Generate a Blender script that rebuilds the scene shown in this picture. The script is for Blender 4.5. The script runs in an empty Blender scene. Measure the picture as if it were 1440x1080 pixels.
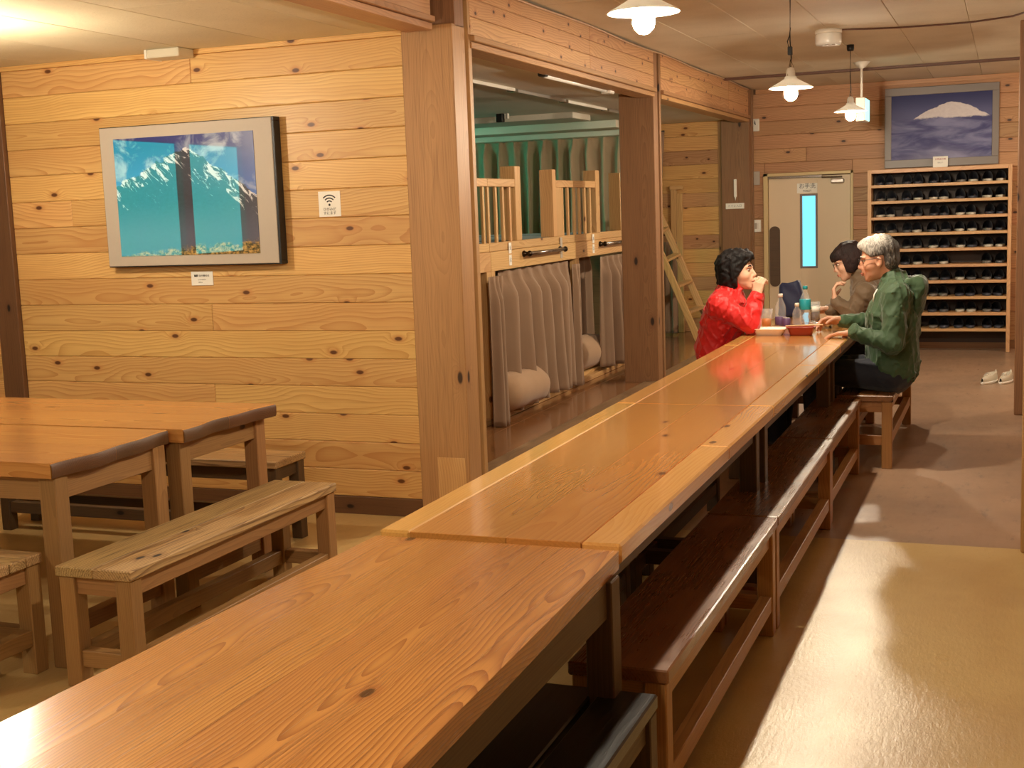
import bpy, bmesh, math, random
import numpy as np
from mathutils import Vector, Matrix, Euler, Quaternion

random.seed(7)
C = bpy.context.scene.collection
SC = bpy.context.scene
PI = math.pi

# ------------------------------------------------------------------ camera
def make_camera():
    f, pitch, roll, yaw = 1796.288, 0.13557281, -0.03660512, 0.37312778
    cy, sy = math.cos(yaw), math.sin(yaw)
    F = Vector((-sy*math.cos(pitch), cy*math.cos(pitch), -math.sin(pitch)))
    R0 = Vector((cy, sy, 0)); U0 = R0.cross(F)
    R = R0*math.cos(roll) + U0*math.sin(roll)
    U = -R0*math.sin(roll) + U0*math.cos(roll)
    cam = bpy.data.cameras.new('camera')
    cam.sensor_width = 36; cam.sensor_fit = 'HORIZONTAL'
    cam.lens = f/1440*36; cam.clip_start = 0.05; cam.clip_end = 100
    o = bpy.data.objects.new('camera', cam); C.objects.link(o)
    m = Matrix.Identity(4)
    for i in range(3):
        m[i][0] = R[i]; m[i][1] = U[i]; m[i][2] = -F[i]
    m[2][3] = 1.5
    o.matrix_world = m
    SC.camera = o
make_camera()

# ------------------------------------------------------------------ world, exposure, light settings
SC.view_settings.view_transform = 'Standard'
SC.view_settings.look = 'None'
SC.view_settings.gamma = 1.0
SC.view_settings.use_curve_mapping = False
SC.view_settings.exposure = 0.0
try:
    SC.cycles.use_denoising = True
    SC.cycles.max_bounces = 8
    SC.cycles.sample_clamp_indirect = 6.0
    SC.cycles.caustics_reflective = False
    SC.cycles.caustics_refractive = False
except Exception:
    pass
W = bpy.data.worlds.new('world'); SC.world = W; W.use_nodes = True
W.node_tree.nodes['Background'].inputs[0].default_value = (0.02, 0.03, 0.05, 1)
W.node_tree.nodes['Background'].inputs[1].default_value = 0.3

LAMP_RGB = (1.0, 0.86, 0.65)
HALL_LAMP = 1450.0         # radiance of a hall bulb
SIDE_LAMP = 900.0         # radiance of a bulb over the side tables
DUSK_RGB = (0.02, 0.74, 0.62)
DUSK = 2.3                 # dusk seen through the side window
SIGN_GLOW = 34.0

CEIL = 2.60
CEILS = 2.36
YW = 5.61                  # face of the panelled side wall
YB = 13.15                 # face of the far wall

# ------------------------------------------------------------------ helpers
def link(o, parent=None):
    C.objects.link(o)
    if parent is not None:
        o.parent = parent
    return o

def tag(o, label=None, cat=None, group=None, kind=None):
    if label: o['label'] = label
    if cat: o['category'] = cat
    if group: o['group'] = group
    if kind: o['kind'] = kind
    return o

def empty(name, loc=(0, 0, 0), rz=0.0, parent=None):
    o = bpy.data.objects.new(name, None)
    o.empty_display_size = 0.1
    o.location = loc; o.rotation_euler = (0, 0, rz)
    return link(o, parent)

def thing(name, label, cat, loc=(0, 0, 0), rz=0.0, group=None):
    return tag(empty(name, loc, rz), label, cat, group)

def mesh_obj(name, verts, faces, mat, parent=None, loc=(0, 0, 0), smooth=False):
    me = bpy.data.meshes.new(name)
    me.from_pydata([tuple(v) for v in verts], [], [tuple(f) for f in faces])
    me.update()
    if mat: me.materials.append(mat)
    if smooth:
        me.polygons.foreach_set('use_smooth', [True]*len(me.polygons))
    o = bpy.data.objects.new(name, me); o.location = loc
    return link(o, parent)

def bm_obj(name, bm, mat, parent=None, loc=(0, 0, 0), smooth=False, rot=None):
    me = bpy.data.meshes.new(name); bm.to_mesh(me); bm.free()
    if mat: me.materials.append(mat)
    if smooth:
        me.polygons.foreach_set('use_smooth', [True]*len(me.polygons))
    o = bpy.data.objects.new(name, me); o.location = loc
    if rot: o.rotation_euler = rot
    return link(o, parent)

_boxes = {}
def box_mesh(sx, sy, sz, bev, mat):
    key = (round(sx, 4), round(sy, 4), round(sz, 4), round(bev, 4), mat.name)
    if key in _boxes: return _boxes[key]
    bm = bmesh.new()
    bmesh.ops.create_cube(bm, size=1.0)
    bmesh.ops.scale(bm, vec=(sx, sy, sz), verts=bm.verts)
    if bev > 0:
        bmesh.ops.bevel(bm, geom=bm.edges[:], offset=bev, segments=1, affect='EDGES', profile=0.5)
    me = bpy.data.meshes.new('board'); bm.to_mesh(me); bm.free()
    me.materials.append(mat)
    _boxes[key] = me
    return me

AX = {'x': Euler((0, 0, 0)), 'y': Euler((0, 0, PI/2)), 'z': Euler((0, -PI/2, 0))}
def board(name, x0, x1, y0, y1, z0, z1, mat, parent=None, axis=None, bev=0.002):
    """A board whose local X runs along its grain."""
    sx, sy, sz = abs(x1-x0), abs(y1-y0), abs(z1-z0)
    if axis is None:
        axis = 'x' if sx >= sy and sx >= sz else ('y' if sy >= sz else 'z')
    dims = {'x': (sx, sy, sz), 'y': (sy, sx, sz), 'z': (sz, sy, sx)}[axis]
    bev = min(bev, 0.3*min(dims))
    o = bpy.data.objects.new(name, box_mesh(*dims, bev, mat))
    o.location = ((x0+x1)/2, (y0+y1)/2, (z0+z1)/2)
    o.rotation_euler = AX[axis]
    return link(o, parent)

def bar(name, a, b, w, h, mat, parent=None, bev=0.002, up=(0, 0, 1)):
    a, b = Vector(a), Vector(b)
    d = b-a; L = d.length; X = d.normalized()
    Z = Vector(up); Y = Z.cross(X)
    if Y.length < 1e-4: Y = Vector((0, 1, 0))
    Y.normalize(); Z = X.cross(Y)
    o = bpy.data.objects.new(name, box_mesh(L, w, h, min(bev, .3*min(w, h)), mat))
    m = Matrix.Identity(4)
    for i in range(3):
        m[i][0] = X[i]; m[i][1] = Y[i]; m[i][2] = Z[i]; m[i][3] = (a[i]+b[i])/2
    link(o, parent)
    o.matrix_local = m
    return o

def lathe(name, prof, mat, parent=None, loc=(0, 0, 0), seg=32, smooth=True):
    vs, fs = [], []
    n = len(prof)
    for r, z in prof:
        for k in range(seg):
            a = 2*PI*k/seg
            vs.append((r*math.cos(a), r*math.sin(a), z))
    for i in range(n-1):
        for k in range(seg):
            k2 = (k+1) % seg
            fs.append((i*seg+k, i*seg+k2, (i+1)*seg+k2, (i+1)*seg+k))
    if prof[0][0] > 1e-5: fs.append(tuple(range(seg))[::-1])
    if prof[-1][0] > 1e-5: fs.append(tuple((n-1)*seg+k for k in range(seg)))
    return mesh_obj(name, vs, fs, mat, parent, loc, smooth)

def tube(name, pts, r, mat, parent=None, seg=8, cap=True):
    pts = [Vector(p) for p in pts]
    rs = r if isinstance(r, (list, tuple)) else [r]*len(pts)
    vs, fs = [], []
    ref = Vector((0, 0, 1))
    for i, p in enumerate(pts):
        t = (pts[min(i+1, len(pts)-1)]-pts[max(i-1, 0)]).normalized()
        a = t.cross(ref)
        if a.length < 1e-3: a = t.cross(Vector((0, 1, 0)))
        a.normalize(); b = t.cross(a)
        for k in range(seg):
            an = 2*PI*k/seg
            vs.append(p + (a*math.cos(an)+b*math.sin(an))*rs[i])
    for i in range(len(pts)-1):
        for k in range(seg):
            k2 = (k+1) % seg
            fs.append((i*seg+k, i*seg+k2, (i+1)*seg+k2, (i+1)*seg+k))
    if cap:
        fs.append(tuple(range(seg))[::-1])
        fs.append(tuple((len(pts)-1)*seg+k for k in range(seg)))
    return mesh_obj(name, vs, fs, mat, parent, smooth=True)

def text(name, body, size, mat, parent, loc, rot, align='CENTER', ext=0.0006):
    cu = bpy.data.curves.new(name, 'FONT')
    cu.body = body; cu.size = size; cu.align_x = align; cu.align_y = 'CENTER'
    cu.extrude = ext; cu.resolution_u = 3
    cu.materials.append(mat)
    tmp = bpy.data.objects.new('tmp_text', cu); C.objects.link(tmp)
    dg = bpy.context.evaluated_depsgraph_get()
    me = bpy.data.meshes.new_from_object(tmp.evaluated_get(dg))
    bpy.data.objects.remove(tmp)
    if not me.materials: me.materials.append(mat)
    o = bpy.data.objects.new(name, me)
    o.location = loc; o.rotation_euler = rot
    return link(o, parent)

# ------------------------------------------------------------------ materials
def lin(r, g, b):
    f = lambda c: (c/255/12.92) if c/255 <= .04045 else ((c/255+.055)/1.055)**2.4
    return (f(r), f(g), f(b), 1)

class N:
    """Small node-graph writer."""
    def __init__(s, name):
        s.m = bpy.data.materials.new(name); s.m.use_nodes = True
        s.t = s.m.node_tree; s.b = s.t.nodes['Principled BSDF']
    def n(s, kind, **kw):
        nd = s.t.nodes.new(kind)
        for k, v in kw.items(): setattr(nd, k, v)
        return nd
    def set(s, sock, v):
        if isinstance(v, bpy.types.NodeSocket): s.t.links.new(v, sock)
        elif v is not None: sock.default_value = v
    def math(s, op, a, b=None, c=None, clamp=False):
        nd = s.n('ShaderNodeMath', operation=op); nd.use_clamp = clamp
        for i, v in enumerate((a, b, c)):
            if v is not None: s.set(nd.inputs[i], v)
        return nd.outputs[0]
    def vmath(s, op, a, b=None):
        nd = s.n('ShaderNodeVectorMath', operation=op)
        s.set(nd.inputs[0], a)
        if b is not None: s.set(nd.inputs[1], b)
        return nd.outputs[0]
    def comb(s, x, y, z):
        nd = s.n('ShaderNodeCombineXYZ')
        for i, v in enumerate((x, y, z)): s.set(nd.inputs[i], v)
        return nd.outputs[0]
    def sep(s, v):
        nd = s.n('ShaderNodeSeparateXYZ'); s.set(nd.inputs[0], v)
        return nd.outputs
    def noise(s, vec, scale, detail=2, rough=.5, dist=0):
        nd = s.n('ShaderNodeTexNoise'); s.set(nd.inputs['Vector'], vec)
        nd.inputs['Scale'].default_value = scale; nd.inputs['Detail'].default_value = detail
        nd.inputs['Roughness'].default_value = rough; nd.inputs['Distortion'].default_value = dist
        return nd.outputs
    def mix(s, fac, a, b, mode='MIX'):
        nd = s.n('ShaderNodeMix', data_type='RGBA', blend_type=mode)
        s.set(nd.inputs[0], fac); s.set(nd.inputs[6], a); s.set(nd.inputs[7], b)
        return nd.outputs[2]
    def smooth(s, v, lo, hi, to0=0.0, to1=1.0):
        nd = s.n('ShaderNodeMapRange', interpolation_type='SMOOTHSTEP')
        s.set(nd.inputs[0], v); s.set(nd.inputs[1], lo); s.set(nd.inputs[2], hi)
        nd.inputs[3].default_value = to0; nd.inputs[4].default_value = to1
        return nd.outputs[0]
    def coord(s, kind='Object'):
        return s.n('ShaderNodeTexCoord').outputs[kind]
    def rand(s):
        return s.n('ShaderNodeObjectInfo').outputs['Random']
    def bump(s, h, strength, dist=.002):
        nd = s.n('ShaderNodeBump'); nd.inputs['Strength'].default_value = strength
        nd.inputs['Distance'].default_value = dist
        s.set(nd.inputs['Height'], h)
        s.set(s.b.inputs['Normal'], nd.outputs[0])
    def out(s, color=None, rough=None, **kw):
        if color is not None: s.set(s.b.inputs['Base Color'], color)
        if rough is not None: s.set(s.b.inputs['Roughness'], rough)
        for k, v in kw.items(): s.set(s.b.inputs[k.replace('_', ' ')], v)
        return s.m

def plain(name, rgb, rough=.5, var=0.0, scale=40, **kw):
    g = N(name)
    col = rgb
    if var > 0:
        f = g.noise(g.coord(), scale, 3)[0]
        col = g.mix(f, tuple(c*(1-var) for c in rgb[:3])+(1,), tuple(min(1, c*(1+var)) for c in rgb[:3])+(1,))
    return g.out(col, rough, **kw)

def wood(name, light, mid, dark, ring=26, contrast=.8, fiber=.35, knots=.3, rough=.45, var=.16,
         bump=.15, stretch=.05, wob=.10, worn=None, knotrgb=None, kscale=(3.2, 6.5), **kw):
    def calm(c):       # keep the boards from going too orange under the warm bulbs
        y = .3*c[0]+.59*c[1]+.11*c[2]
        return tuple((v+(y-v)*.08)*.93 for v in c[:3])+(1,)
    light, mid, dark = calm(light), calm(mid), calm(dark)
    g = N(name)
    P = g.coord(); r = g.rand()
    r2 = g.math('FRACT', g.math('MULTIPLY', r, 17.31)); r3 = g.math('FRACT', g.math('MULTIPLY', r, 91.7))
    off = g.comb(g.math('MULTIPLY', r, 61.0), g.math('MULTIPLY_ADD', r2, .22, -.11), g.math('MULTIPLY_ADD', r3, .10, .02))
    Q = g.vmath('ADD', P, off)
    lowv = g.noise(g.vmath('MULTIPLY', Q, (1.1, 2.2, 2.2)), 1.0, 2)[1]
    lowv = g.vmath('MULTIPLY', g.vmath('SUBTRACT', lowv, (.5, .5, .5)), (0, wob*2, wob*2))
    # knots
    qs = g.sep(Q)
    k2 = g.comb(g.math('MULTIPLY', qs[0], kscale[0]), g.math('MULTIPLY', g.math('ADD', qs[1], qs[2]), kscale[1]), 0)
    vo = g.n('ShaderNodeTexVoronoi', voronoi_dimensions='2D'); g.set(vo.inputs['Vector'], k2)
    vo.inputs['Scale'].default_value = 1.0; vo.inputs['Randomness'].default_value = 1.0
    has = g.math('GREATER_THAN', g.sep(vo.outputs['Color'])[0], 1-knots)
    kd = vo.outputs['Distance']
    pull = g.math('MULTIPLY', g.smooth(kd, .30, .02), g.math('MULTIPLY', has, .02))
    Q2 = g.vmath('ADD', g.vmath('ADD', Q, lowv), g.comb(0, pull, pull))
    wv = g.n('ShaderNodeTexWave', wave_type='RINGS', rings_direction='X', wave_profile='SAW')
    g.set(wv.inputs['Vector'], g.vmath('MULTIPLY', Q2, (stretch, 1, 1)))
    wv.inputs['Scale'].default_value = ring; wv.inputs['Distortion'].default_value = 1.6
    wv.inputs['Detail'].default_value = 3; wv.inputs['Detail Scale'].default_value = .6
    ringf = g.math('POWER', wv.outputs[1], 2.2)
    fib = g.noise(g.vmath('MULTIPLY', Q, (3.5, 170, 170)), 1.0, 3, .6)[0]
    broad = g.noise(g.vmath('MULTIPLY', Q, (.8, 7, 7)), 1.0, 2)[0]
    col = g.mix(g.math('MULTIPLY', ringf, contrast), light, mid)
    col = g.mix(g.math('MULTIPLY', g.smooth(fib, .45, .8), fiber), col, dark)
    col = g.mix(g.smooth(broad, .35, .75, 0, .35), col, mid)
    tint = g.math('MULTIPLY_ADD', g.math('SUBTRACT', r3, .5), var*2, 1.0)
    hs = g.n('ShaderNodeHueSaturation'); g.set(hs.inputs['Value'], tint); g.set(hs.inputs['Color'], col)
    g.set(hs.inputs['Hue'], g.math('MULTIPLY_ADD', r2, .012, .501))
    col = hs.outputs[0]
    kk = knotrgb or tuple(c*.35 for c in dark[:3])+(1,)
    core = g.math('MULTIPLY', g.smooth(kd, .085, .045), has)
    halo = g.math('MULTIPLY', g.smooth(kd, .19, .06, 0, .6), has)
    col = g.mix(halo, col, mid); col = g.mix(core, col, kk)
    rr = g.math('MULTIPLY_ADD', fib, .12, rough-.06)
    if worn:
        wn = g.noise(g.vmath('MULTIPLY', Q, (1.5, 4, 4)), 2.0, 5, .65)[0]
        wf = g.smooth(wn, .48, .68)
        col = g.mix(g.math('MULTIPLY', wf, .75), col, worn)
        rr = g.math('MULTIPLY_ADD', wf, .15, rr)
    h = g.math('ADD', g.math('MULTIPLY', fib, .6), g.math('MULTIPLY', ringf, .5))
    g.bump(h, bump, .0015)
    return g.out(col, rr, **kw)

M = {}
M['pine'] = wood('wall_pine', lin(238, 186, 112), lin(206, 136, 66), lin(170, 98, 42), ring=24, knots=.34, rough=.42, var=.10)
M['cedar'] = wood('far_wall_cedar', lin(198, 142, 96), lin(160, 104, 64), lin(108, 66, 40), ring=26, knots=.42, rough=.5, var=.16)
M['lintel'] = wood('lintel_pine', lin(214, 158, 108), lin(178, 116, 72), lin(128, 76, 44), ring=24, knots=.6, rough=.45, var=.10, kscale=(5, 8))
M['post'] = wood('post_wood', lin(200, 146, 92), lin(172, 120, 72), lin(118, 78, 46), ring=52, contrast=.5, fiber=.5, knots=.16, rough=.5, var=.05, stretch=.012, wob=.05, kscale=(2.2, 5))
M['postdark'] = wood('dark_post_wood', lin(158, 108, 70), lin(126, 82, 50), lin(78, 48, 30), ring=46, contrast=.6, fiber=.5, knots=.3, rough=.5, var=.06, stretch=.015, wob=.06, kscale=(2.2, 5))
M['brownpost'] = wood('brown_stained_post', lin(118, 76, 48), lin(92, 56, 34), lin(58, 34, 22), ring=46, contrast=.6, fiber=.5, knots=.3, rough=.5, var=.06, stretch=.015, wob=.06)
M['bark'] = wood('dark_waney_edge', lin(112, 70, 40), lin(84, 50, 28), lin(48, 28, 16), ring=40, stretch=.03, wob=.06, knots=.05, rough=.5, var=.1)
M['trim'] = wood('trim_wood', lin(198, 142, 92), lin(164, 110, 66), lin(114, 70, 40), ring=36, knots=.05, rough=.4)
M['bunk'] = wood('bunk_pine', lin(226, 176, 116), lin(200, 142, 82), lin(166, 108, 58), ring=26, knots=.16, rough=.45, var=.08)
M['table_red'] = wood('old_table_wood', lin(218, 140, 64), lin(160, 84, 30), lin(118, 60, 22), ring=44, knots=.16, rough=.26, var=.04, wob=.08, stretch=.02, contrast=1.0, fiber=.6, bump=.16, Coat_Weight=.35, Coat_Roughness=.14)
M['table_mid'] = wood('varnished_board', lin(212, 138, 60), lin(192, 116, 44), lin(136, 76, 28), ring=34, stretch=.02, wob=.06, knots=.08, rough=.22, var=.04, contrast=.75, bump=.04, Coat_Weight=.7, Coat_Roughness=.085)
M['table_edge'] = wood('varnished_edge_board', lin(236, 172, 88), lin(222, 150, 66), lin(180, 110, 46), ring=40, stretch=.02, wob=.05, knots=.05, rough=.22, var=.04, contrast=.6, bump=.04, Coat_Weight=.7, Coat_Roughness=.085)
M['table_side'] = wood('side_table_wood', lin(216, 146, 76), lin(188, 114, 52), lin(138, 80, 36), ring=34, stretch=.02, wob=.06, knots=.06, rough=.24, var=.06, Coat_Weight=.3, Coat_Roughness=.15)
M['leg'] = wood('frame_wood', lin(176, 124, 72), lin(142, 96, 54), lin(94, 62, 34), ring=46, stretch=.02, wob=.04, contrast=.6, knots=.05, rough=.5, var=.1)
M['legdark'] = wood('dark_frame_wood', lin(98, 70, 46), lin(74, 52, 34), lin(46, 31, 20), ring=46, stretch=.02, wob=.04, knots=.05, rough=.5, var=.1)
M['bench_old'] = wood('weathered_bench', lin(212, 170, 112), lin(146, 104, 60), lin(66, 44, 26), ring=38, stretch=.025, wob=.05, contrast=1.0, fiber=1.0, knots=.2, rough=.6, var=.08, bump=.6)
M['bench_brown'] = wood('brown_bench', lin(132, 78, 38), lin(104, 58, 26), lin(66, 36, 16), ring=40, stretch=.025, wob=.05, contrast=.8, fiber=.6, knots=.08, rough=.28, var=.05, bump=.25, worn=lin(140, 92, 54), Coat_Weight=.25, Coat_Roughness=.2)
M['bench_frame'] = wood('bench_frame', lin(184, 122, 62), lin(154, 96, 46), lin(104, 62, 28), ring=46, stretch=.02, wob=.04, knots=.05, rough=.4, var=.08)
M['bench_black'] = wood('black_bench', lin(34, 28, 26), lin(22, 18, 17), lin(70, 62, 56), ring=22, contrast=.6, fiber=.35, knots=.05, rough=.3, var=.05, bump=.5)
M['rack'] = wood('rack_wood', lin(226, 172, 120), lin(204, 146, 96), lin(172, 114, 70), ring=30, knots=.02, rough=.4, var=.04)
M['deck'] = wood('platform_boards', lin(150, 96, 56), lin(128, 78, 44), lin(92, 54, 30), ring=30, stretch=.02, wob=.05, contrast=.5, knots=.05, rough=.16, var=.06, bump=.03, Coat_Weight=.4, Coat_Roughness=.06)
M['sill'] = wood('worn_sill', lin(140, 108, 76), lin(112, 84, 58), lin(78, 56, 38), ring=22, knots=.1, rough=.35, var=.06, worn=lin(168, 138, 104))
M['white'] = plain('white_plastic', lin(232, 226, 214), .4)
M['enamel'] = plain('white_enamel', lin(240, 238, 232), .25)
def opal():
    g = N('opal_enamel')
    tr = g.n('ShaderNodeBsdfTranslucent'); tr.inputs[0].default_value = (.92, .90, .86, 1)
    mx = g.n('ShaderNodeMixShader'); mx.inputs[0].default_value = .30
    g.out(lin(242, 240, 234), .3)
    g.t.links.new(g.b.outputs[0], mx.inputs[1]); g.t.links.new(tr.outputs[0], mx.inputs[2])
    g.t.links.new(mx.outputs[0], g.t.nodes['Material Output'].inputs[0])
    return g.m
M['opal'] = opal()
M['cream'] = plain('cream_door_paint', lin(226, 204, 172), .42, .03, 3)
M['doorframe'] = plain('door_frame_paint', lin(214, 190, 140), .4)
M['black'] = plain('black_plastic', lin(22, 20, 20), .45)
M['ink'] = plain('dark_ink', lin(40, 38, 40), .6)
M['inkred'] = plain('red_ink', lin(170, 60, 60), .6)
M['inkgrey'] = plain('grey_ink', lin(150, 148, 146), .6)
M['chrome'] = plain('steel', lin(190, 186, 180), .22, Metallic=1.0)
M['darksteel'] = plain('dark_bronze', lin(70, 58, 46), .3, Metallic=1.0)
M['card'] = plain('white_card', lin(246, 242, 232), .5)
M['mat'] = plain('grey_mat_board', lin(186, 174, 160), .6, .03, 60)
M['frame2'] = plain('grey_frame', lin(128, 118, 112), .4)
M['rackback'] = plain('rack_back', lin(66, 52, 44), .6)
M['wire'] = plain('pale_cable', lin(196, 160, 126), .5)
M['cablebrown'] = plain('brown_cable_channel', lin(96, 62, 46), .5)
M['duct'] = plain('beige_box', lin(210, 200, 176), .5)

def emit(name, rgb, s):
    g = N(name)
    g.out((0, 0, 0, 1), .6)
    g.set(g.b.inputs['Emission Color'], tuple(rgb[:3])+(1,)); g.set(g.b.inputs['Emission Strength'], s)
    g.set(g.b.inputs['Specular IOR Level'], 0.0)
    return g.m
M['bulb'] = emit('lit_bulb', LAMP_RGB, HALL_LAMP)
M['bulb_side'] = emit('lit_side_bulb', LAMP_RGB, SIDE_LAMP)
M['cyan'] = emit('lit_toilet_glass', (.22, .80, 1.0), 1.35)
M['exit'] = emit('lit_exit_face', (.35, 1.0, .92), 2.2)
M['exitgreen'] = emit('lit_green_sign', (.04, .85, .62), SIGN_GLOW)

def dusk_pane():
    g = N('dusk_window_glass')
    P = g.coord()
    f = g.noise(P, 1.3, 3)[0]
    c = g.mix(f, (DUSK_RGB[0], DUSK_RGB[1]*.8, DUSK_RGB[2]*1.1, 1), (DUSK_RGB[0]*2, DUSK_RGB[1]*1.1, DUSK_RGB[2], 1))
    g.out((0, 0, 0, 1), .5)
    g.set(g.b.inputs['Emission Color'], c); g.set(g.b.inputs['Emission Strength'], DUSK)
    return g.m
M['dusk'] = dusk_pane()

def floor_paint():
    g = N('cream_floor_paint'); P = g.coord()
    a = g.noise(P, 1.6, 4, .6)[0]; b = g.noise(g.vmath('MULTIPLY', P, (1, 3, 1)), 22, 4, .65)[0]
    c = g.noise(P, 140, 2)[0]
    col = g.mix(g.smooth(a, .35, .7), lin(202, 172, 116), lin(186, 152, 98))
    col = g.mix(g.smooth(b, .55, .8, 0, .35), col, lin(164, 128, 82))
    rr = g.math('MULTIPLY_ADD', a, .18, .22)
    g.bump(g.math('ADD', b, g.math('MULTIPLY', c, .25)), .35, .004)
    return g.out(col, rr)
M['floor'] = floor_paint()

def concrete():
    g = N('worn_concrete_floor'); P = g.coord()
    a = g.noise(g.vmath('MULTIPLY', P, (1, .7, 1)), 1.1, 5, .62)[0]
    b = g.noise(g.vmath('MULTIPLY', P, (1, 3, 1)), 6, 5, .7)[0]
    red = g.noise(g.vmath('MULTIPLY', P, (1, 1.6, 1)), .8, 4, .6, .4)
    col = g.mix(g.smooth(a, .35, .68), lin(174, 142, 116), lin(148, 122, 102))
    col = g.mix(g.smooth(b, .56, .75, 0, .6), col, lin(120, 104, 94))
    col = g.mix(g.smooth(red[0], .62, .72, 0, .55), col, lin(172, 100, 72))
    g.bump(b, .15, .004)
    return g.out(col, g.math('MULTIPLY_ADD', b, .25, .2))
M['concrete'] = concrete()

def ceiling_board(name, c0, c1):
    g = N(name); P = g.coord()
    a = g.noise(P, 1.5, 3)[0]; b = g.noise(P, 70, 4, .7)[0]
    col = g.mix(g.smooth(a, .3, .75), c0, c1)
    col = g.mix(g.smooth(b, .55, .75, 0, .35), col, tuple(x*.62 for x in c1[:3])+(1,))
    g.bump(b, .5, .004)
    return g.out(col, .8)
M['ceil'] = ceiling_board('ceiling_board', lin(222, 208, 182), lin(206, 190, 162))
M['ceil2'] = ceiling_board('side_ceiling_board', lin(226, 214, 182), lin(212, 198, 164))

M['ceil3'] = ceiling_board('brightened_bunk_ceiling', lin(236, 230, 214), lin(226, 218, 200))  # ceiling board made near-white to replace light missing in the bunk room

def fabric(name, rgb, rough=.85, scale=900, var=.12, sheen=.2):
    g = N(name); P = g.coord()
    w = g.noise(P, scale, 1)[0]; l = g.noise(P, 9, 3)[0]
    c0 = tuple(x*(1-var) for x in rgb[:3])+(1,); c1 = tuple(min(1, x*(1+var)) for x in rgb[:3])+(1,)
    col = g.mix(g.math('MULTIPLY_ADD', l, .6, g.math('MULTIPLY', w, .4)), c0, c1)
    g.bump(w, .15, .001)
    return g.out(col, rough, Sheen_Weight=sheen)
M['curtain'] = fabric('taupe_curtain', lin(150, 122, 98))
M['curtain_far'] = fabric('brightened_far_curtain', lin(196, 172, 142))  # lightened copy of the curtain cloth, brightness painted in for missing light
M['bolster'] = fabric('beige_bedding', lin(176, 142, 110))
M['blanket'] = fabric('dark_blanket', lin(60, 46, 40))
M['red'] = fabric('red_jacket', lin(214, 22, 22), .55, 500, .10)
M['green'] = fabric('green_jacket', lin(52, 80, 50), .65, 500, .12)
M['olive'] = fabric('brown_jacket', lin(104, 84, 62), .7, 500, .12)
M['navy'] = fabric('navy_cloth', lin(22, 30, 66), .6, 500, .15)
M['trousers'] = fabric('dark_trousers', lin(20, 24, 38), .8, 500, .12)
M['collar'] = fabric('black_collar', lin(26, 24, 30), .8, 500, .1)
M['slipper'] = fabric('slipper_vamp', lin(24, 26, 42), .5, 300, .25, .1)
M['shoe'] = plain('shoe_leather', lin(40, 34, 32), .5)
M['shoewhite'] = plain('pale_shoe', lin(206, 196, 176), .5, .08)
for i, c in enumerate((lin(70, 72, 84), lin(128, 122, 116), lin(206, 200, 186), lin(98, 100, 104))):
    M['insole%d' % i] = plain('slipper_insole_%d' % i, c, .5)

def skin(name, rgb, lips):
    g = N(name); P = g.coord()
    n = g.noise(P, 25, 3)[0]
    col = g.mix(n, rgb, tuple(c*.86 for c in rgb[:3])+(1,))
    return g.out(col, .5, Subsurface_Weight=.08, Subsurface_Scale=.01)
M['skin1'] = skin('fair_skin', lin(224, 178, 150), None)
M['skin2'] = skin('tanned_skin', lin(205, 150, 122), None)
M['lip'] = plain('lip', lin(176, 92, 78), .45)
M['eye'] = plain('eye_white', lin(226, 220, 212), .25)
M['lid'] = plain('eyelid', lin(120, 78, 58), .5)
M['iris'] = plain('dark_iris', lin(24, 16, 12), .2)

def hair(name, c0, c1, grad=None):
    g = N(name); P = g.coord()
    w = g.noise(g.vmath('MULTIPLY', P, (60, 60, 14)), 3.0, 4, .6)[0]
    l = g.noise(P, 11, 3)[0]
    f = g.math('ADD', g.math('MULTIPLY', g.smooth(w, .35, .65), .55), g.math('MULTIPLY', g.smooth(l, .35, .65), .45))
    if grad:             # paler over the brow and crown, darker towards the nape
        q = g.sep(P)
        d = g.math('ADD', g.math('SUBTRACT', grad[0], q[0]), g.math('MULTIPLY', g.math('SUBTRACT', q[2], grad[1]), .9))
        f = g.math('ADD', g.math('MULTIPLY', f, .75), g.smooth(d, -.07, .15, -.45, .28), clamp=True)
    g.bump(w, .8, .006)
    return g.out(g.mix(f, c0, c1), .55, Specular_IOR_Level=.25)
M['hair_black'] = hair('black_hair', lin(8, 7, 8), lin(28, 23, 24))
M['hair_brown'] = hair('dark_brown_hair', lin(18, 11, 11), lin(52, 34, 32))
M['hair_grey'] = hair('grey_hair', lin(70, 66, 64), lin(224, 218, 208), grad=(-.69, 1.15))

def glass(name, rgb, rough=.02, ior=1.45):
    g = N(name)          # thin-walled: mostly clear, bright where it mirrors
    lw = g.n('ShaderNodeLayerWeight'); lw.inputs[0].default_value = .35
    return g.out(tuple(rgb[:3])+(1,), rough+.06, Alpha=g.math('MULTIPLY_ADD', lw.outputs['Facing'], .38, .10))
M['glass'] = glass('clear_plastic', (.94, .95, .95))
M['glassteal'] = glass('teal_plastic', (.25, .75, .78))
M['beer'] = plain('amber_beer', lin(244, 150, 14), .2)
M['cola'] = plain('dark_drink', lin(70, 26, 16), .15)
M['foam'] = plain('white_foam_tray', lin(240, 230, 212), .55, .03)
M['redtray'] = plain('red_brown_tray', lin(150, 52, 36), .35)
M['teal'] = plain('teal_label', lin(40, 160, 172), .35)
M['purple'] = plain('purple_label', lin(96, 70, 110), .4, .25, 60)
M['silver'] = plain('foil', lin(210, 206, 200), .3, Metallic=.8)

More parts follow.
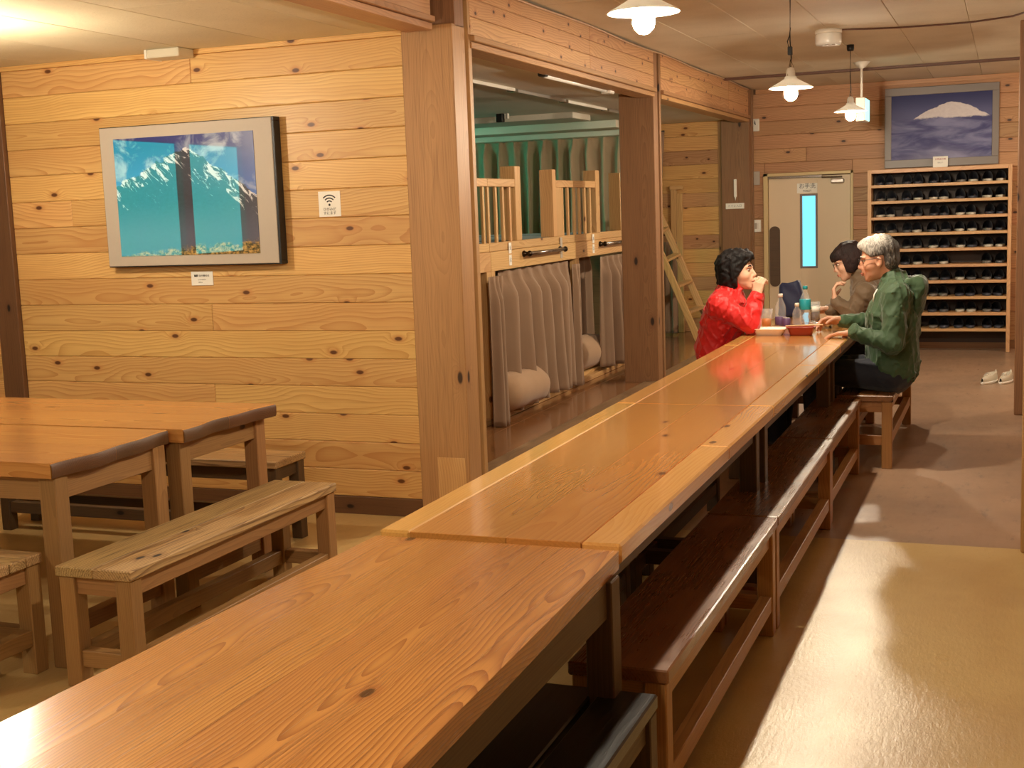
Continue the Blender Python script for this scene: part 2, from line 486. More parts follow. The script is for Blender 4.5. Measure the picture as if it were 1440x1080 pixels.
def art_summit():
    """Printed photograph: a rocky snow-streaked summit under a blue sky, golden shrubs along the foot."""
    g = N('summit_print'); s = g.sep(g.coord('Generated')); u, v = s[0], s[2]
    UV = g.comb(u, v, 0)
    n1 = g.noise(UV, 9, 6, .62)[0]; n2 = g.noise(UV, 34, 5, .7)[0]
    cl = g.noise(g.comb(g.math('MULTIPLY', u, 1.4), v, .4), 4.2, 5, .6, .5)[0]
    sky = g.mix(g.smooth(v, .45, 1.0), lin(70, 112, 196), lin(22, 40, 128))
    sky = g.mix(g.smooth(cl, .50, .72, 0, .85), sky, lin(186, 198, 222))
    du = g.math('SUBTRACT', u, .53)
    rid = g.math('SUBTRACT', .90, g.math('ADD', g.math('MULTIPLY', g.math('MAXIMUM', du, 0), .86), g.math('MULTIPLY', g.math('MAXIMUM', g.math('MULTIPLY', du, -1), 0), .55)))
    rid = g.math('ADD', rid, g.math('MULTIPLY', g.math('SUBTRACT', n1, .5), .16))
    depth = g.math('SUBTRACT', rid, v)
    rock = g.mix(n2, lin(20, 24, 42), lin(62, 64, 86))
    st = g.noise(g.comb(g.math('ADD', g.math('MULTIPLY', u, 16), g.math('MULTIPLY', v, 9)), g.math('MULTIPLY', v, 7), 0), 1.0, 6, .72, .8)[0]
    sn = g.math('MULTIPLY', g.smooth(g.math('ADD', st, g.math('MULTIPLY', depth, -.55)), .47, .53), g.smooth(depth, .42, .10))
    rock = g.mix(sn, rock, lin(232, 232, 240))
    haze = g.math('MULTIPLY', g.smooth(v, .50, .12), .6)
    rock = g.mix(haze, rock, lin(104, 110, 138))
    col = g.mix(g.smooth(depth, -.004, .012), sky, rock)
    sh = g.math('ADD', g.math('MULTIPLY_ADD', u, .09, .02), g.math('MULTIPLY', g.math('SUBTRACT', n1, .5), .22))
    fl = g.mix(g.smooth(n2, .40, .62), lin(58, 58, 26), lin(214, 170, 92))
    col = g.mix(g.smooth(g.math('SUBTRACT', sh, v), -.01, .03), col, fl)
    return g.out(col, .35, Coat_Weight=1.0, Coat_Roughness=.0, Coat_IOR=2.4)
def art_clouds():
    """Printed photograph: a white summit above a blue sea of cloud."""
    g = N('cloud_print'); s = g.sep(g.coord('Generated')); u, v = s[0], s[2]
    UV = g.comb(u, v, 0)
    n1 = g.noise(UV, 7, 6, .6)[0]
    n2 = g.noise(g.comb(u, g.math('MULTIPLY', v, 2.2), 0), 2.6, 4, .55, .6)[0]
    sky = g.mix(g.smooth(v, .6, 1.0), lin(92, 96, 142), lin(36, 42, 98))
    cloud = g.mix(g.smooth(n2, .35, .68), lin(66, 68, 120), lin(132, 134, 176))
    cloud = g.mix(g.smooth(g.math('ADD', v, g.math('MULTIPLY', g.math('ABSOLUTE', g.math('SUBTRACT', u, .5)), .4)), .30, .02, 0, .5), cloud, lin(168, 166, 194))
    du = g.math('ABSOLUTE', g.math('SUBTRACT', u, .60))
    top = g.math('SUBTRACT', .87, g.math('MULTIPLY', g.math('POWER', du, 1.5), 1.05))
    top = g.math('ADD', top, g.math('MULTIPLY', g.math('SUBTRACT', n1, .5), .10))
    base = g.math('ADD', .62, g.math('MULTIPLY', g.math('SUBTRACT', n1, .5), .12))
    col = g.mix(g.smooth(g.math('SUBTRACT', v, base), .0, .02), cloud, sky)
    mt = g.math('MULTIPLY', g.smooth(g.math('SUBTRACT', top, v), 0, .015), g.smooth(g.math('SUBTRACT', v, base), -.01, .02))
    peak = g.mix(g.noise(UV, 26, 4)[0], lin(206, 196, 204), lin(232, 226, 228))
    col = g.mix(mt, col, peak)
    return g.out(col, .6)
M['art1'] = art_summit(); M['art2'] = art_clouds()

# ------------------------------------------------------------------ the setting
def struct(name, *a, **k):
    o = board(name, *a, **k); o['kind'] = 'structure'; return o
def struct_root(name):
    o = empty(name); o['kind'] = 'structure'; return o

struct('floor', -7.0, 3.4, -5.0, 5.66, -.12, 0, M['floor'], bev=0)
struct('floor', -2.50, 3.4, 5.66, 13.4, -.12, -.0005, M['concrete'], bev=0)

# plank cladding on a wall facing -Y
def clad_y(root, x0, x1, y, z0, z1, rows, mat, joints, th=.018, seed=1, gap=.0012):
    rnd = random.Random(seed); h = (z1-z0)/rows
    for r in range(rows):
        cuts = [x0] + sorted(j for j in joints.get(r, []) if x0 < j < x1) + [x1]
        for a, b in zip(cuts[:-1], cuts[1:]):
            t = th + rnd.uniform(-.0015, .0015)
            board('plank', a+gap/2, b-gap/2, y, y+t, z0+r*h+gap/2, z0+(r+1)*h-gap/2, mat, root, 'x', .0035)

wl = struct_root('wall_left')
board('backing', -6.6, -2.66, YW+.012, YW+.12, 0, 2.7, M['postdark'], wl, bev=0)
rnd = random.Random(3)
jl = {15: [-3.885], 6: [-3.852], 3: [-3.868], 0: [-4.6], 10: [-4.7], 12: [-3.0-.9]}
clad_y(wl, -5.10, -2.69, YW, .09, 2.335, 16, M['pine'], jl, seed=2)
clad_y(wl, -6.6, -5.24, YW, .09, 2.335, 16, M['pine'], {4: [-5.9], 9: [-5.8]}, seed=5)
o = struct('trim_1', -6.6, -2.69, YW-.008, YW+.014, 2.335, CEILS, M['pine'], axis='x')
o = struct('baseboard_left', -6.6, -2.69, YW-.006, YW+.014, 0, .09, M['brownpost'], axis='x')
o = struct('pillar', -5.24, -5.10, YW-.03, YW+.12, 0, CEILS, M['brownpost'], axis='z')

# far wall
wb = struct_root('wall_back')
board('backing', -2.60, 3.4, YB+.045, YB+.12, 0, 2.75, M['postdark'], wb, bev=0)
jb = {}
rnd = random.Random(11)
for r in range(18):
    jb[r] = [rnd.uniform(-2.2, 2.8), ] if rnd.random() < .7 else []
DX0, DX1, DZ = -2.33, -1.445, 1.765
h = (CEIL-.12)/18
for r in range(18):
    z0 = .08+r*h; z1 = z0+h
    segs = [(-2.6, 3.4)]
    if z0 < DZ-.02: segs = [(-2.6, DX0+.01), (DX1-.01, 3.4)]
    for a, b in segs:
        cuts = [a]+[j for j in jb[r] if a < j < b]+[b]
        for c, d in zip(cuts[:-1], cuts[1:]):
            board('plank', c+.001, d-.001, YB, YB+.018+rnd.uniform(-.001, .001), z0+.0008, z1-.0008, M['cedar'], wb, 'x', .0035)
board('plank', DX0+.011, DX1-.011, YB, YB+.018, DZ+.001, .08+13*h-.0008, M['cedar'], wb, 'x', .0035)
struct('trim_2', -2.40, 3.4, YB-.02, YB+.02, CEIL-.045, CEIL, M['trim'], axis='x')
struct('baseboard_back', DX1+.005, 3.4, YB-.012, YB+.012, 0, .08, M['postdark'], axis='x')

# right and rear walls, out of frame, close the room
wr = struct_root('wall_right')
board('backing', 3.4, 3.5, -5, 13.4, 0, 2.7, M['cedar'], wr, bev=0)
we = struct_root('wall_rear')
board('backing', -7.0, 3.5, -5.1, -5.0, 0, 2.7, M['cedar'], we, bev=0)
ws = struct_root('wall_side')
for args in ((-7.1, -7.0, -5, .18, 0, 2.7), (-7.1, -7.0, 2.40, 6.0, 0, 2.7), (-7.1, -7.0, .18, 2.40, 0, 1.2), (-7.1, -7.0, .18, 2.40, 2.2, 2.7)):
    board('panel', *args, M['cedar'], ws, bev=0)
win = tag(empty('window_1', (-7.05, 1.29, 1.2)), kind='structure')
board('pane', -.01, .0, -1.10, 1.10, 0, 1.0, M['dusk'], win, bev=0)
for y in (-1.11, 1.11): board('window_frame', -.03, .06, y-.04, y+.04, -.02, 1.02, M['postdark'], win, 'z')
board('mullion', -.03, .07, -.19, -.06, 0, 1.0, M['postdark'], win, 'z')
board('window_sill', -.03, .1, -1.15, 1.15, -.05, 0, M['postdark'], win, 'y')

# ceilings
ce = struct_root('ceiling')
board('backing', -2.5, 3.5, -5.1, 13.4, CEIL+.012, CEIL+.1, M['ceil'], ce, bev=0)
x = -2.40; k = 0
while x < 3.4:
    x2 = min(3.4, x+.4375 if k else -2.01)
    yy = [-5, -2.6, 1.2, 5.0, 8.7, 11.66, 13.2] if k % 2 else [-5, -.7, 3.1, 6.8, 11.66, 13.2]
    for a, b in zip(yy[:-1], yy[1:]):
        board('ceiling_panel', x+.001, x2-.001, a+.001, b-.001, CEIL, CEIL+.012, M['ceil'], ce, 'y', .003)
    x = x2; k += 1
cs = struct_root('ceiling')
board('backing', -7.1, -2.66, -5.1, 5.75, CEILS+.012, CEILS+.08, M['ceil2'], cs, bev=0)
edges = [-7.0, -6.25, -5.77, -5.29, -4.81, -4.33, -3.85, -3.37, -2.89, -2.66]
for k, (a, b) in enumerate(zip(edges[:-1], edges[1:])):
    ys = [-5, -2.0, 1.3, 4.4, YW] if k % 2 else [-5, -.4, 2.9, YW]
    for c, d in zip(ys[:-1], ys[1:]):
        board('ceiling_panel', a+.0012, b-.0012, c+.001, d-.001, CEILS, CEILS+.012, M['ceil2'], cs, 'y', .003)
struct('trim_3', -2.41, 3.4, 11.62, 11.68, CEIL-.022, CEIL, M['cablebrown'], axis='x')

# posts
def post(y0, top, mat, x0=-2.695, x1=-2.43, d=.15):
    o = struct_root('pillar')
    board('shaft', x0, x1, y0, y0+d, 0, top, mat, o, 'z', .004)
    board('groove_strip', x1-.02, x1+.008, y0+d+.022, y0+d+.062, 0, CEIL, mat, o, 'z', .002)
    board('groove_back', x1-.06, x1-.028, y0+d-.002, y0+d+.07, 0, CEIL, M['postdark'], o, 'z', .001)
    return o
p1 = post(YW-.005, CEILS+.01, M['post'])
board('upper_shaft', -2.63, -2.43, YW+.03, YW+.14, CEILS, CEIL, M['postdark'], p1, 'z', .003)
board('splice_patch', -2.60, -2.452, YW-.0075, YW-.004, 0, .31, M['bunk'], p1, 'z', .001)
p2 = post(9.233, CEIL, M['postdark'], d=.12)
p3 = post(12.86, CEIL, M['postdark'], x0=-2.70, x1=-2.42, d=.14)
def rpost(y0, x0, mat):
    o = struct_root('pillar')
    board('shaft', x0, x0+.25, y0, y0+.25, 0, CEIL, mat, o, 'z', .005)
    return o
rpost(9.17, .047, M['postdark'])
r2 = rpost(5.60, .0645, M['post'])

# lintels over the openings: boards above a two-step rail
def lintel(y0, y1, x, zb, zt, joints, rows=3):
    o = struct_root('beam')
    board('core', x-.11, x-.018, y0, y1, zb+.02, zt, M['postdark'], o, 'y', 0)
    hz = (zt-zb-.05)/rows
    for r in range(rows):
        cuts = [y0]+joints+[y1]
        for a, b in zip(cuts[:-1], cuts[1:]):
            board('plank', x-.018, x, a+.001, b-.001, zb+.05+r*hz+.0008, zb+.05+(r+1)*hz-.0008, M['lintel'], o, 'y', .003)
    board('rail', x-.12, x+.022, y0, y1, zb+.022, zb+.05, M['trim'], o, 'y', .003)
    board('lower_rail', x-.13, x+.006, y0, y1, zb-.012, zb+.020, M['trim'], o, 'y', .003)
    return o
lintel(5.80, 9.22, -2.42, 2.285, CEIL, [7.70])
lintel(9.42, 12.85, -2.42, 2.285, CEIL, [11.9])
lintel(-5.0, 5.53, -2.50, 2.345, CEIL, [-1.5, 2.1], rows=2)
cable = tag(tube('cable', [(-2.405, y, CEIL-.012-.006*math.sin(y*3.1)) for y in np.linspace(5.0, 12.8, 60)], .006, M['wire'], seg=6), 'thin pale cable tacked along the top of the lintel boards', 'cable')

# far end wall of the bunk room, its raised floor and ceiling
wn = struct_root('wall_bunk')
board('backing', -6.6, -2.60, 12.975, 13.08, 0, 2.7, M['postdark'], wn, bev=0)
rnd = random.Random(21)
h = (2.31-.18)/15
for r in range(15):
    board('plank', -3.45, -2.70, 12.955, 12.975+.001, .18+r*h+.0008, .18+(r+1)*h-.0008, M['pine'] if r % 3 else M['lintel'], wn, 'x', .0035)
board('panel', -6.6, -3.452, 12.955, 12.975, .18, 2.31, M['postdark'], wn, bev=0)
board('cover_strip', -2.745, -2.705, 12.93, 12.956, .18, 2.31, M['trim'], wn, 'z')
wk = struct_root('wall_far')
board('panel', -6.7, -6.6, 5.7, 13.0, 0, 2.7, M['postdark'], wk, bev=0)
cb = struct_root('ceiling')
board('panel', -6.6, -2.55, 5.75, 13.0, 2.31, 2.36, M['ceil3'], cb, bev=0)
for (y0, y1, dz) in ((10.6, 11.1, .05), (11.9, 12.3, .07), (12.5, 12.82, .11)):
    board('ceiling_beam', -6.6, -3.50, y0, y1, 2.31-dz, 2.311, M['ceil3'], cb, 'x', .004)
df = struct_root('floor')
xx = -2.545
k = 0
while xx > -6.5:
    x2 = xx-.30
    board('floor_board', x2+.0006, xx-.0006, 5.74, 12.95, .15, .18, M['deck'], df, 'y', .001); xx = x2
board('subfloor', -6.5, -2.545, 5.74, 12.95, 0, .15, M['postdark'], df, bev=0)
for (a, b) in ((5.78, 9.23), (9.42, 12.86)):
    board('edge_sill', -2.543, -2.425, a, b, .03, .186, M['sill'], df, 'y', .004)

# toilet door
dr = tag(empty('door_1', (0, YB, 0)), kind='structure')
for (a, b) in ((DX0, DX0+.045), (DX1-.025, DX1)):
    board('door_frame', a, b, -.03, .10, 0, DZ, M['doorframe'], dr, 'z', .003)
board('door_frame', DX0, DX1, -.03, .10, DZ-.03, DZ, M['doorframe'], dr, 'x', .003)
board('door_panel', DX0+.05, -1.965, .0, .035, .01, DZ-.04, M['cream'], dr, 'z', .002)
board('door_panel', -1.795, DX1-.03, .0, .035, .01, DZ-.04, M['cream'], dr, 'z', .002)
board('door_panel', -1.965, -1.795, .0, .035, 1.545, DZ-.04, M['cream'], dr, 'x', .002)
board('door_panel', -1.965, -1.795, .0, .035, .01, .81, M['cream'], dr, 'x', .002)
board('glass_pane', -1.945, -1.815, .012, .02, .825, 1.53, M['cyan'], dr, bev=0)
for (a, b, c, d) in ((-1.967, -1.945, .805, 1.55), (-1.815, -1.793, .805, 1.55), (-1.945, -1.815, .805, .826), (-1.945, -1.815, 1.529, 1.55)):
    board('glazing_bead', a, b, -.006, .02, c, d, M['frame2'], dr, bev=.002)
board('track', DX0+.05, DX1-.30, -.028, .002, DZ-.055, DZ-.03, M['chrome'], dr, 'x', .003)
board('door_closer', -1.66, -1.53, -.05, .0, 1.645, 1.69, M['silver'], dr, 'x', .01)
board('closer_arm', -1.75, -1.55, -.035, -.02, 1.70, 1.715, M['darksteel'], dr, 'x', .002)
# dark recessed pull plate with rounded ends
bm = bmesh.new()
pts = []
for k in range(13): a = PI*k/12; pts.append((.052*math.cos(a), .26+.045*math.sin(a)))
for k in range(13): a = PI+PI*k/12; pts.append((.052*math.cos(a), -.26+.045*math.sin(a)))
vs = [bm.verts.new((p[0], 0, p[1])) for p in pts]; f = bm.faces.new(vs)
r = bmesh.ops.extrude_face_region(bm, geom=[f])
bmesh.ops.translate(bm, vec=(0, -.012, 0), verts=[v for v in r['geom'] if isinstance(v, bmesh.types.BMVert)])
bmesh.ops.recalc_face_normals(bm, faces=bm.faces)
bm_obj('pull_plate', bm, M['legdark'], dr, (DX0+.11, -.0, .93))
sg = board('door_sign', -1.995, -1.795, -.003, .0, 1.558, 1.655, M['card'], dr, bev=0)
RX = (PI/2, 0, 0)
text('lettering', 'お手洗', .055, M['ink'], dr, (-1.895, -.004, 1.625), RX)
text('lettering', 'TOILET', .026, M['ink'], dr, (-1.895, -.004, 1.578), RX)

# ------------------------------------------------------------------ lamps
M['bulb_far'] = emit('lit_far_bulb', LAMP_RGB, HALL_LAMP*1.35)
M['bulb_near'] = emit('lit_near_bulb', LAMP_RGB, HALL_LAMP*.8)
def pendant(x, y, zb, top, bulbmat, label, clip=None, group=None, shade=True):
    t = thing('pendant_lamp', label, 'lamp', (x, y, zb), group=group)
    if shade: lathe('lamp_shade', [(.030, .062), (.034, .050), (.060, .034), (.108, .008), (.117, .0), (.114, .0005), (.106, .004), (.058, .029), (.030, .044), (.026, .058)], M['opal'], t, seg=40)
    lathe('socket', [(.004, .11), (.018, .105), (.024, .09), (.026, .055), (.022, .02), (.018, .005)], M['enamel'], t, seg=20)
    lathe('bulb', [(.0, -.068), (.016, -.064), (.030, -.050), (.036, -.032), (.034, -.014), (.024, .002), (.018, .012)], bulbmat, t, seg=24)
    tube('cord', [(0, 0, .10), (.004, 0, .16), (-.002, 0, .25), (0, 0, top-zb-.02)], .0035, M['black'], t, seg=6)
    lathe('ceiling_rose', [(.0, top-zb-.045), (.022, top-zb-.044), (.026, top-zb-.03), (.026, top-zb)], M['black'], t, seg=20)
    if clip is not None:
        board('cord_grip', -.014, .010, -.012, .012, clip-.022, clip+.022, M['black'], t, 'z', .003)
        tube('cord_loop', [(-.01, 0, clip+.02), (-.016, 0, clip+.05), (-.004, 0, clip+.08), (0, 0, clip+.12)], .003, M['black'], t, seg=6)
    for a in (0, 2.1, 4.2):
        tube('hanger', [(.028*math.cos(a), .028*math.sin(a), .055), (.012*math.cos(a), .012*math.sin(a), .12), (0, 0, .15)], .0018, M['chrome'], t, seg=5)
    return t
pendant(-1.1, 4.08, 2.107, CEIL, M['bulb'], 'large white pendant lamp at the top edge, its glowing bulb in full view', group=None)
pendant(-1.1, 7.05, 2.088, CEIL, M['bulb_far'], 'white enamel pendant lamp with a black cord grip above the seated people', clip=.195, group=None)
pendant(-1.1, 9.82, 2.122, CEIL, M['bulb_far'], 'farthest white pendant lamp, hanging beside the small lit exit sign', group=None)
pendant(1.65, 11.3, 2.10, CEIL, M['bulb_far'], 'white pendant lamp beyond the right-hand pillars, outside the view', group=None)
pendant(-1.1, 1.1, 2.11, CEIL, M['bulb_near'], 'white pendant lamp over the near end of the long table, above the view', group=None)
pendant(-1.1, -1.9, 2.11, CEIL, M['bulb'], 'white pendant lamp behind the viewer', group=None)
pendant(-4.15, 4.25, 2.06, CEILS, M['bulb_side'], 'white pendant lamp over the square side tables, left of the view', group=None, shade=False)
pendant(-4.15, 1.2, 2.06, CEILS, M['bulb_side'], 'white pendant lamp in the side room behind the tables', group=None, shade=False)

# hanging exit sign, smoke-alarm-like ceiling light, cables, boxes
t = thing('exit_sign', 'small white exit sign box lit on its side, hung from a ceiling pole', 'sign', (-1.155, 11.2, 2.12))
board('case', -.042, .034, -.16, .16, -.001, .19, M['white'], t, bev=.006)
board('lit_face', .034, .040, -.15, .15, .01, .18, M['exit'], t, bev=.001)
tube('pole', [(0, -.1, .19), (0, -.1, CEIL-2.12-.03)], .009, M['white'], t, seg=10)
lathe('flange', [(.012, CEIL-2.12-.055), (.03, CEIL-2.12-.045), (.075, CEIL-2.12)], M['white'], t, (0, -.1, 0), seg=4)
t = thing('ceiling_light', 'round white battery light fixed to the ceiling between the pendants', 'light', (-1.134, 8.86, CEIL))
lathe('base', [(.088, 0), (.088, -.022), (.082, -.026)], M['white'], t)
lathe('cover', [(.082, -.026), (.086, -.034), (.086, -.085), (.080, -.098), (.03, -.100), (0, -.100)], M['enamel'], t)
for a in (-2.3, -1.6, -.9): lathe('lens', [(0, -.106), (.010, -.104), (.012, -.098)], M['silver'], t, (.062*math.cos(a), .062*math.sin(a), 0), seg=10)
tag(tube('cable', [(-1.05, 8.87, CEIL-.004), (-.9, 8.93, CEIL-.006), (-.708, 9.0, CEIL-.006), (-.45, 9.03, CEIL-.006), (-.25, 9.03, CEIL-.006), (.0, 8.90, CEIL-.006), (.10, 8.7, CEIL-.006), (.12, 5.9, CEIL-.006)], .006, M['cablebrown'], seg=6), 'brown cable running along the ceiling from the round battery light', 'cable')
t = thing('junction_box', 'small beige box where ceiling meets the left panelled wall', 'box', (-3.95, 5.50, CEILS))
board('case', -.09, .10, -.03, .10, -.045, -.001, M['duct'], t, bev=.004)
board('painted_lit_end', -.105, -.09, -.032, .10, -.047, -.001, M['white'], t, bev=.003)  # whiter colour stands in for lamplight on the box's left face
t = thing('thermostat', 'slim white box fixed high on the nearest right-hand pillar', 'box', (.0605, 5.66, 2.22))
board('case', -.008, .004, -.03, .03, -.05, .05, M['white'], t, bev=.004)
t2 = tag(tube('cable_loop', [(.058, 5.63+.03*math.cos(a), 2.10+.03*math.sin(a)) for a in np.linspace(0, 2*PI, 25)] + [(.061, 5.66, 2.0), (.061, 5.655, 1.8), (.0615, 5.65, 1.5)], .004, M['wire'], seg=6), 'pale cable coiled in a loop on the nearest right-hand pillar', 'cable')

# ------------------------------------------------------------------ pictures, cards, switches
t = thing('mountain_picture', 'framed photograph of a snow-streaked mountain on the left panelled wall', 'picture', (-3.895, YW, 1.63))
fx0, fx1, fz0, fz1 = -.535, .515, -.357, .368
for (a, b, c, d) in ((fx0, fx1, fz1-.02, fz1), (fx0, fx1, fz0, fz0+.02)):
    board('frame_rail', a, b, -.062, -.002, c, d, M['black'], t, 'x', .002)
for (a, b) in ((fx0, fx0+.02), (fx1-.02, fx1)):
    board('frame_rail', a, b, -.062, -.002, fz0+.02, fz1-.02, M['black'], t, 'z', .002)
board('mat_board', fx0+.004, fx1-.012, -.066, -.03, fz0+.006, fz1-.004, M['mat'], t, bev=.002)
board('print', -.445, .398, -.069, -.064, -.30, .305, M['art1'], t, bev=0)
t = thing('caption_card', 'small white caption card below the mountain photograph', 'card', (-3.896, YW, 1.205))
board('card', -.066, .066, -.006, -.0, -.036, .036, M['card'], t, bev=.001)
text('lettering', '撮影 山小屋の主', .013, M['ink'], t, (0, -.007, .014), RX)
text('lettering', 'しろうまだけ', .008, M['inkgrey'], t, (0, -.007, -.006), RX)
text('lettering', '2932 m', .008, M['inkgrey'], t, (-.01, -.007, -.020), RX)

t = thing('wireless_notice', 'white wireless network notice taped to the panelled wall', 'sign', (-3.125, YW, 1.56))
board('sheet', -.061, .061, -.003, .0, -.062, .062, M['card'], t, bev=.0005)
def arc(r0, r1, a0, a1, n=14):
    vs = []; fs = []
    for k in range(n+1):
        a = a0+(a1-a0)*k/n
        for r in (r0, r1): vs.append((r*math.cos(a), -.0042, r*math.sin(a)-.004))
    for k in range(n): fs.append((2*k, 2*k+1, 2*k+3, 2*k+2))
    return vs, fs
for r0 in (.016, .030, .044):
    v, f = arc(r0, r0+.006, PI*.25, PI*.75); mesh_obj('wave_mark', v, f, M['ink'], t)
v, f = arc(0, .006, 0, 2*PI, 18); mesh_obj('dot_mark', v, f, M['ink'], t)
text('lettering', 'ひがみだ', .018, M['inkgrey'], t, (0, -.0045, -.026), RX)
text('lettering', 'すにます', .018, M['inkgrey'], t, (0, -.0045, -.045), RX)

t = thing('cloud_picture', 'grey framed photograph of a white summit over clouds, above the shoe rack', 'picture', (-.62, YB, 2.14))
fx0, fx1, fz0, fz1 = -.525, .515, -.375, .385
for (a, b, c, d) in ((fx0, fx1, fz1-.075, fz1), (fx0, fx1, fz0, fz0+.075)):
    board('frame_rail', a, b, -.04, -.004, c, d, M['frame2'], t, 'x', .003)
for (a, b) in ((fx0, fx0+.062), (fx1-.062, fx1)):
    board('frame_rail', a, b, -.04, -.004, fz0+.075, fz1-.075, M['frame2'], t, 'z', .003)
board('print', fx0+.06, fx1-.06, -.034, -.01, fz0+.072, fz1-.072, M['art2'], t, bev=0)
t = thing('caption_card', 'white caption card standing on top of the shoe rack', 'card', (-.625, YB-.10, 1.752))
board('card', -.068, .068, -.004, .004, 0, .105, M['card'], t, bev=.001)
text('lettering', '白馬岳の朝', .020, M['inkred'], t, (0, -.005, .078), RX)
text('lettering', '雲海より', .013, M['inkgrey'], t, (0, -.005, .045), RX)

t = thing('wall_clock', 'tiny white square clock by the far corner pillar', 'clock', (-2.40, YB, 2.255))
board('case', -.035, .035, -.03, 0, -.062, .062, M['white'], t, bev=.006)
for a, l in ((2.1, .03), (1.75, .045)):
    bar('hand', (0, -.032, 0), (l*math.cos(a), -.032, l*math.sin(a)), .006, .002, M['ink'], t, 0, up=(0, 1, 0))
t = thing('intercom', 'grey plastic box left of the toilet door top', 'switch', (-2.40, YB, 1.725))
board('case', -.034, .034, -.022, 0, -.068, .068, M['mat'], t, bev=.004)
t = thing('light_switch', 'white double switch plate beside the toilet door', 'switch', (-2.415, YB, 1.245))
board('plate', -.056, .056, -.010, 0, -.062, .062, M['card'], t, bev=.003)
for x in (-.026, .004): board('rocker', x-.011, x+.011, -.016, -.009, -.03, .03, M['mat'], t, bev=.002)
board('rocker', .022, .040, -.016, -.009, -.03, .03, M['white'], t, bev=.002)
t = thing('thermometer', 'slim white thermometer on the far brown pillar', 'thermometer', (-2.56, 12.86, 1.63))
board('tube', -.014, .014, -.014, 0, -.085, .09, M['card'], t, bev=.004)
lathe('tip', [(0, -.125), (.006, -.10), (.010, -.085)], M['card'], t, (0, -.008, 0), seg=10)
t = thing('name_plate', 'small white lettered plate below the thermometer', 'sign', (-2.565, 12.86, 1.455))
board('plate', -.092, .092, -.016, 0, -.028, .028, M['card'], t, bev=.002)
text('lettering', 'トイレ入口', .028, M['inkgrey'], t, (0, -.017, 0), RX)

# ------------------------------------------------------------------ tables
def frame_legs(t, x0, x1, y0, y1, top, th, mat, s=.065, apron=.09, low=.10, ends=True, long_low=False, inset=.03):
    for x in (x0+inset, x1-inset-s):
        for y in (y0+inset, y1-inset-s):
            board('leg', x, x+s, y, y+s, 0, top-th, mat, t, 'z', .003)
    a0, a1 = top-th-apron, top-th-.002
    for y in (y0+inset+.012, y1-inset-.037):
        board('apron', x0+inset+s, x1-inset-s, y, y+.025, a0, a1, mat, t, 'x', .002)
    for x in (x0+inset+.012, x1-inset-.037):
        board('apron', x, x+.025, y0+inset+s, y1-inset-s, a0, a1, mat, t, 'y', .002)
    if ends:
        long_x = (x1-x0) > (y1-y0)
        if long_x:
            for x in (x0+inset+.01, x1-inset-s+.01):
                board('end_rail', x, x+.045, y0+inset+s, y1-inset-s, low, low+.055, mat, t, 'y', .002)
            if long_low:
                for y in (y0+inset+.01, y1-inset-s+.01): board('stretcher', x0+inset+s, x1-inset-s, y, y+.04, low, low+.055, mat, t, 'x', .002)
        else:
            for y in (y0+inset+.01, y1-inset-s+.01):
                board('end_rail', x0+inset+s, x1-inset-s, y, y+.045, low, low+.055, mat, t, 'x', .002)
            if long_low:
                for x in (x0+inset+.01, x1-inset-s+.01): board('stretcher', x, x+.04, y0+inset+s, y1-inset-s, low, low+.055, mat, t, 'y', .002)

def taper_plank(name, pts0, pts1, z0, z1, mat, parent, b=.006):
    """A plank along Y whose ends run from pts0 (xl, xr, y) to pts1."""
    (a0, b0, y0), (a1, b1, y1) = pts0, pts1
    cx, cy = (a0+b0+a1+b1)/4, (y0+y1)/2
    vs = []
    for (a, c, y) in ((a0, b0, y0), (a1, b1, y1)):
        for (x, z) in ((a, z0), (c, z0), (c, z1-b), (c-b, z1), (a+b, z1), (a, z1-b)):
            vs.append(((y-cy), -(x-cx), z-z1))
    fs = [tuple(range(6))[::-1], tuple(range(6, 12))] + [(i, (i+1) % 6, 6+(i+1) % 6, 6+i) for i in range(6)]
    o = mesh_obj(name, vs, fs, mat, parent, (cx, cy, z1))
    o.rotation_euler = (0, 0, PI/2)
    bm = bmesh.new(); bm.from_mesh(o.data); bmesh.ops.recalc_face_normals(bm, faces=bm.faces); bm.to_mesh(o.data); bm.free()
    return o

# near table: reddish, worn boards
t = thing('long_table', 'nearest long table with a worn reddish top, running out of view below', 'table', (0, 0, 0))
xs0 = [-1.545, -1.375, -1.175, -.955, -.777]; xs1 = [-1.452, -1.315, -1.150, -.965, -.829]
for k in range(4):
    taper_plank('plank', (xs0[k], xs0[k+1]-.0001, .55), (xs1[k], xs1[k+1]-.0001, 2.752), .668, .712, M['table_red'], t, .0004)
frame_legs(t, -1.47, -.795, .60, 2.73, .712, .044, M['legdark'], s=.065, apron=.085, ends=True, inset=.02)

def long_table(y0, y1, label):
    t = thing('long_table', label, 'table', (0, 0, 0))
    zt = .722; xl, xr = -1.455, -.828
    board('plank', xl, xl+.084, y0, y1, zt-.048, zt, M['table_edge'], t, 'y', .006)
    m = (y0+y1)/2+.2
    board('plank', xr-.098, xr, y0, m-.001, zt-.048, zt, M['table_edge'], t, 'y', .006)
    board('plank', xr-.098, xr, m, y1, zt-.048, zt, M['table_edge'], t, 'y', .006)
    a, b = xl+.0845, xr-.0985
    w = (b-a)/2
    board('plank', a, a+w*1.15, y0+.0, y1, zt-.048, zt-.0006, M['table_mid'], t, 'y', .0012)
    board('plank', a+w*1.15+.0005, b, y0+.0, y1, zt-.048, zt-.0006, M['table_mid'], t, 'y', .0012)
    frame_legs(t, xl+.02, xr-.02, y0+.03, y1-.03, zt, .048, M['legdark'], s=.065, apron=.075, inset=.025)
    return t
long_table(2.770, 4.840, 'second long table with paler edge boards, abutting the nearest table')
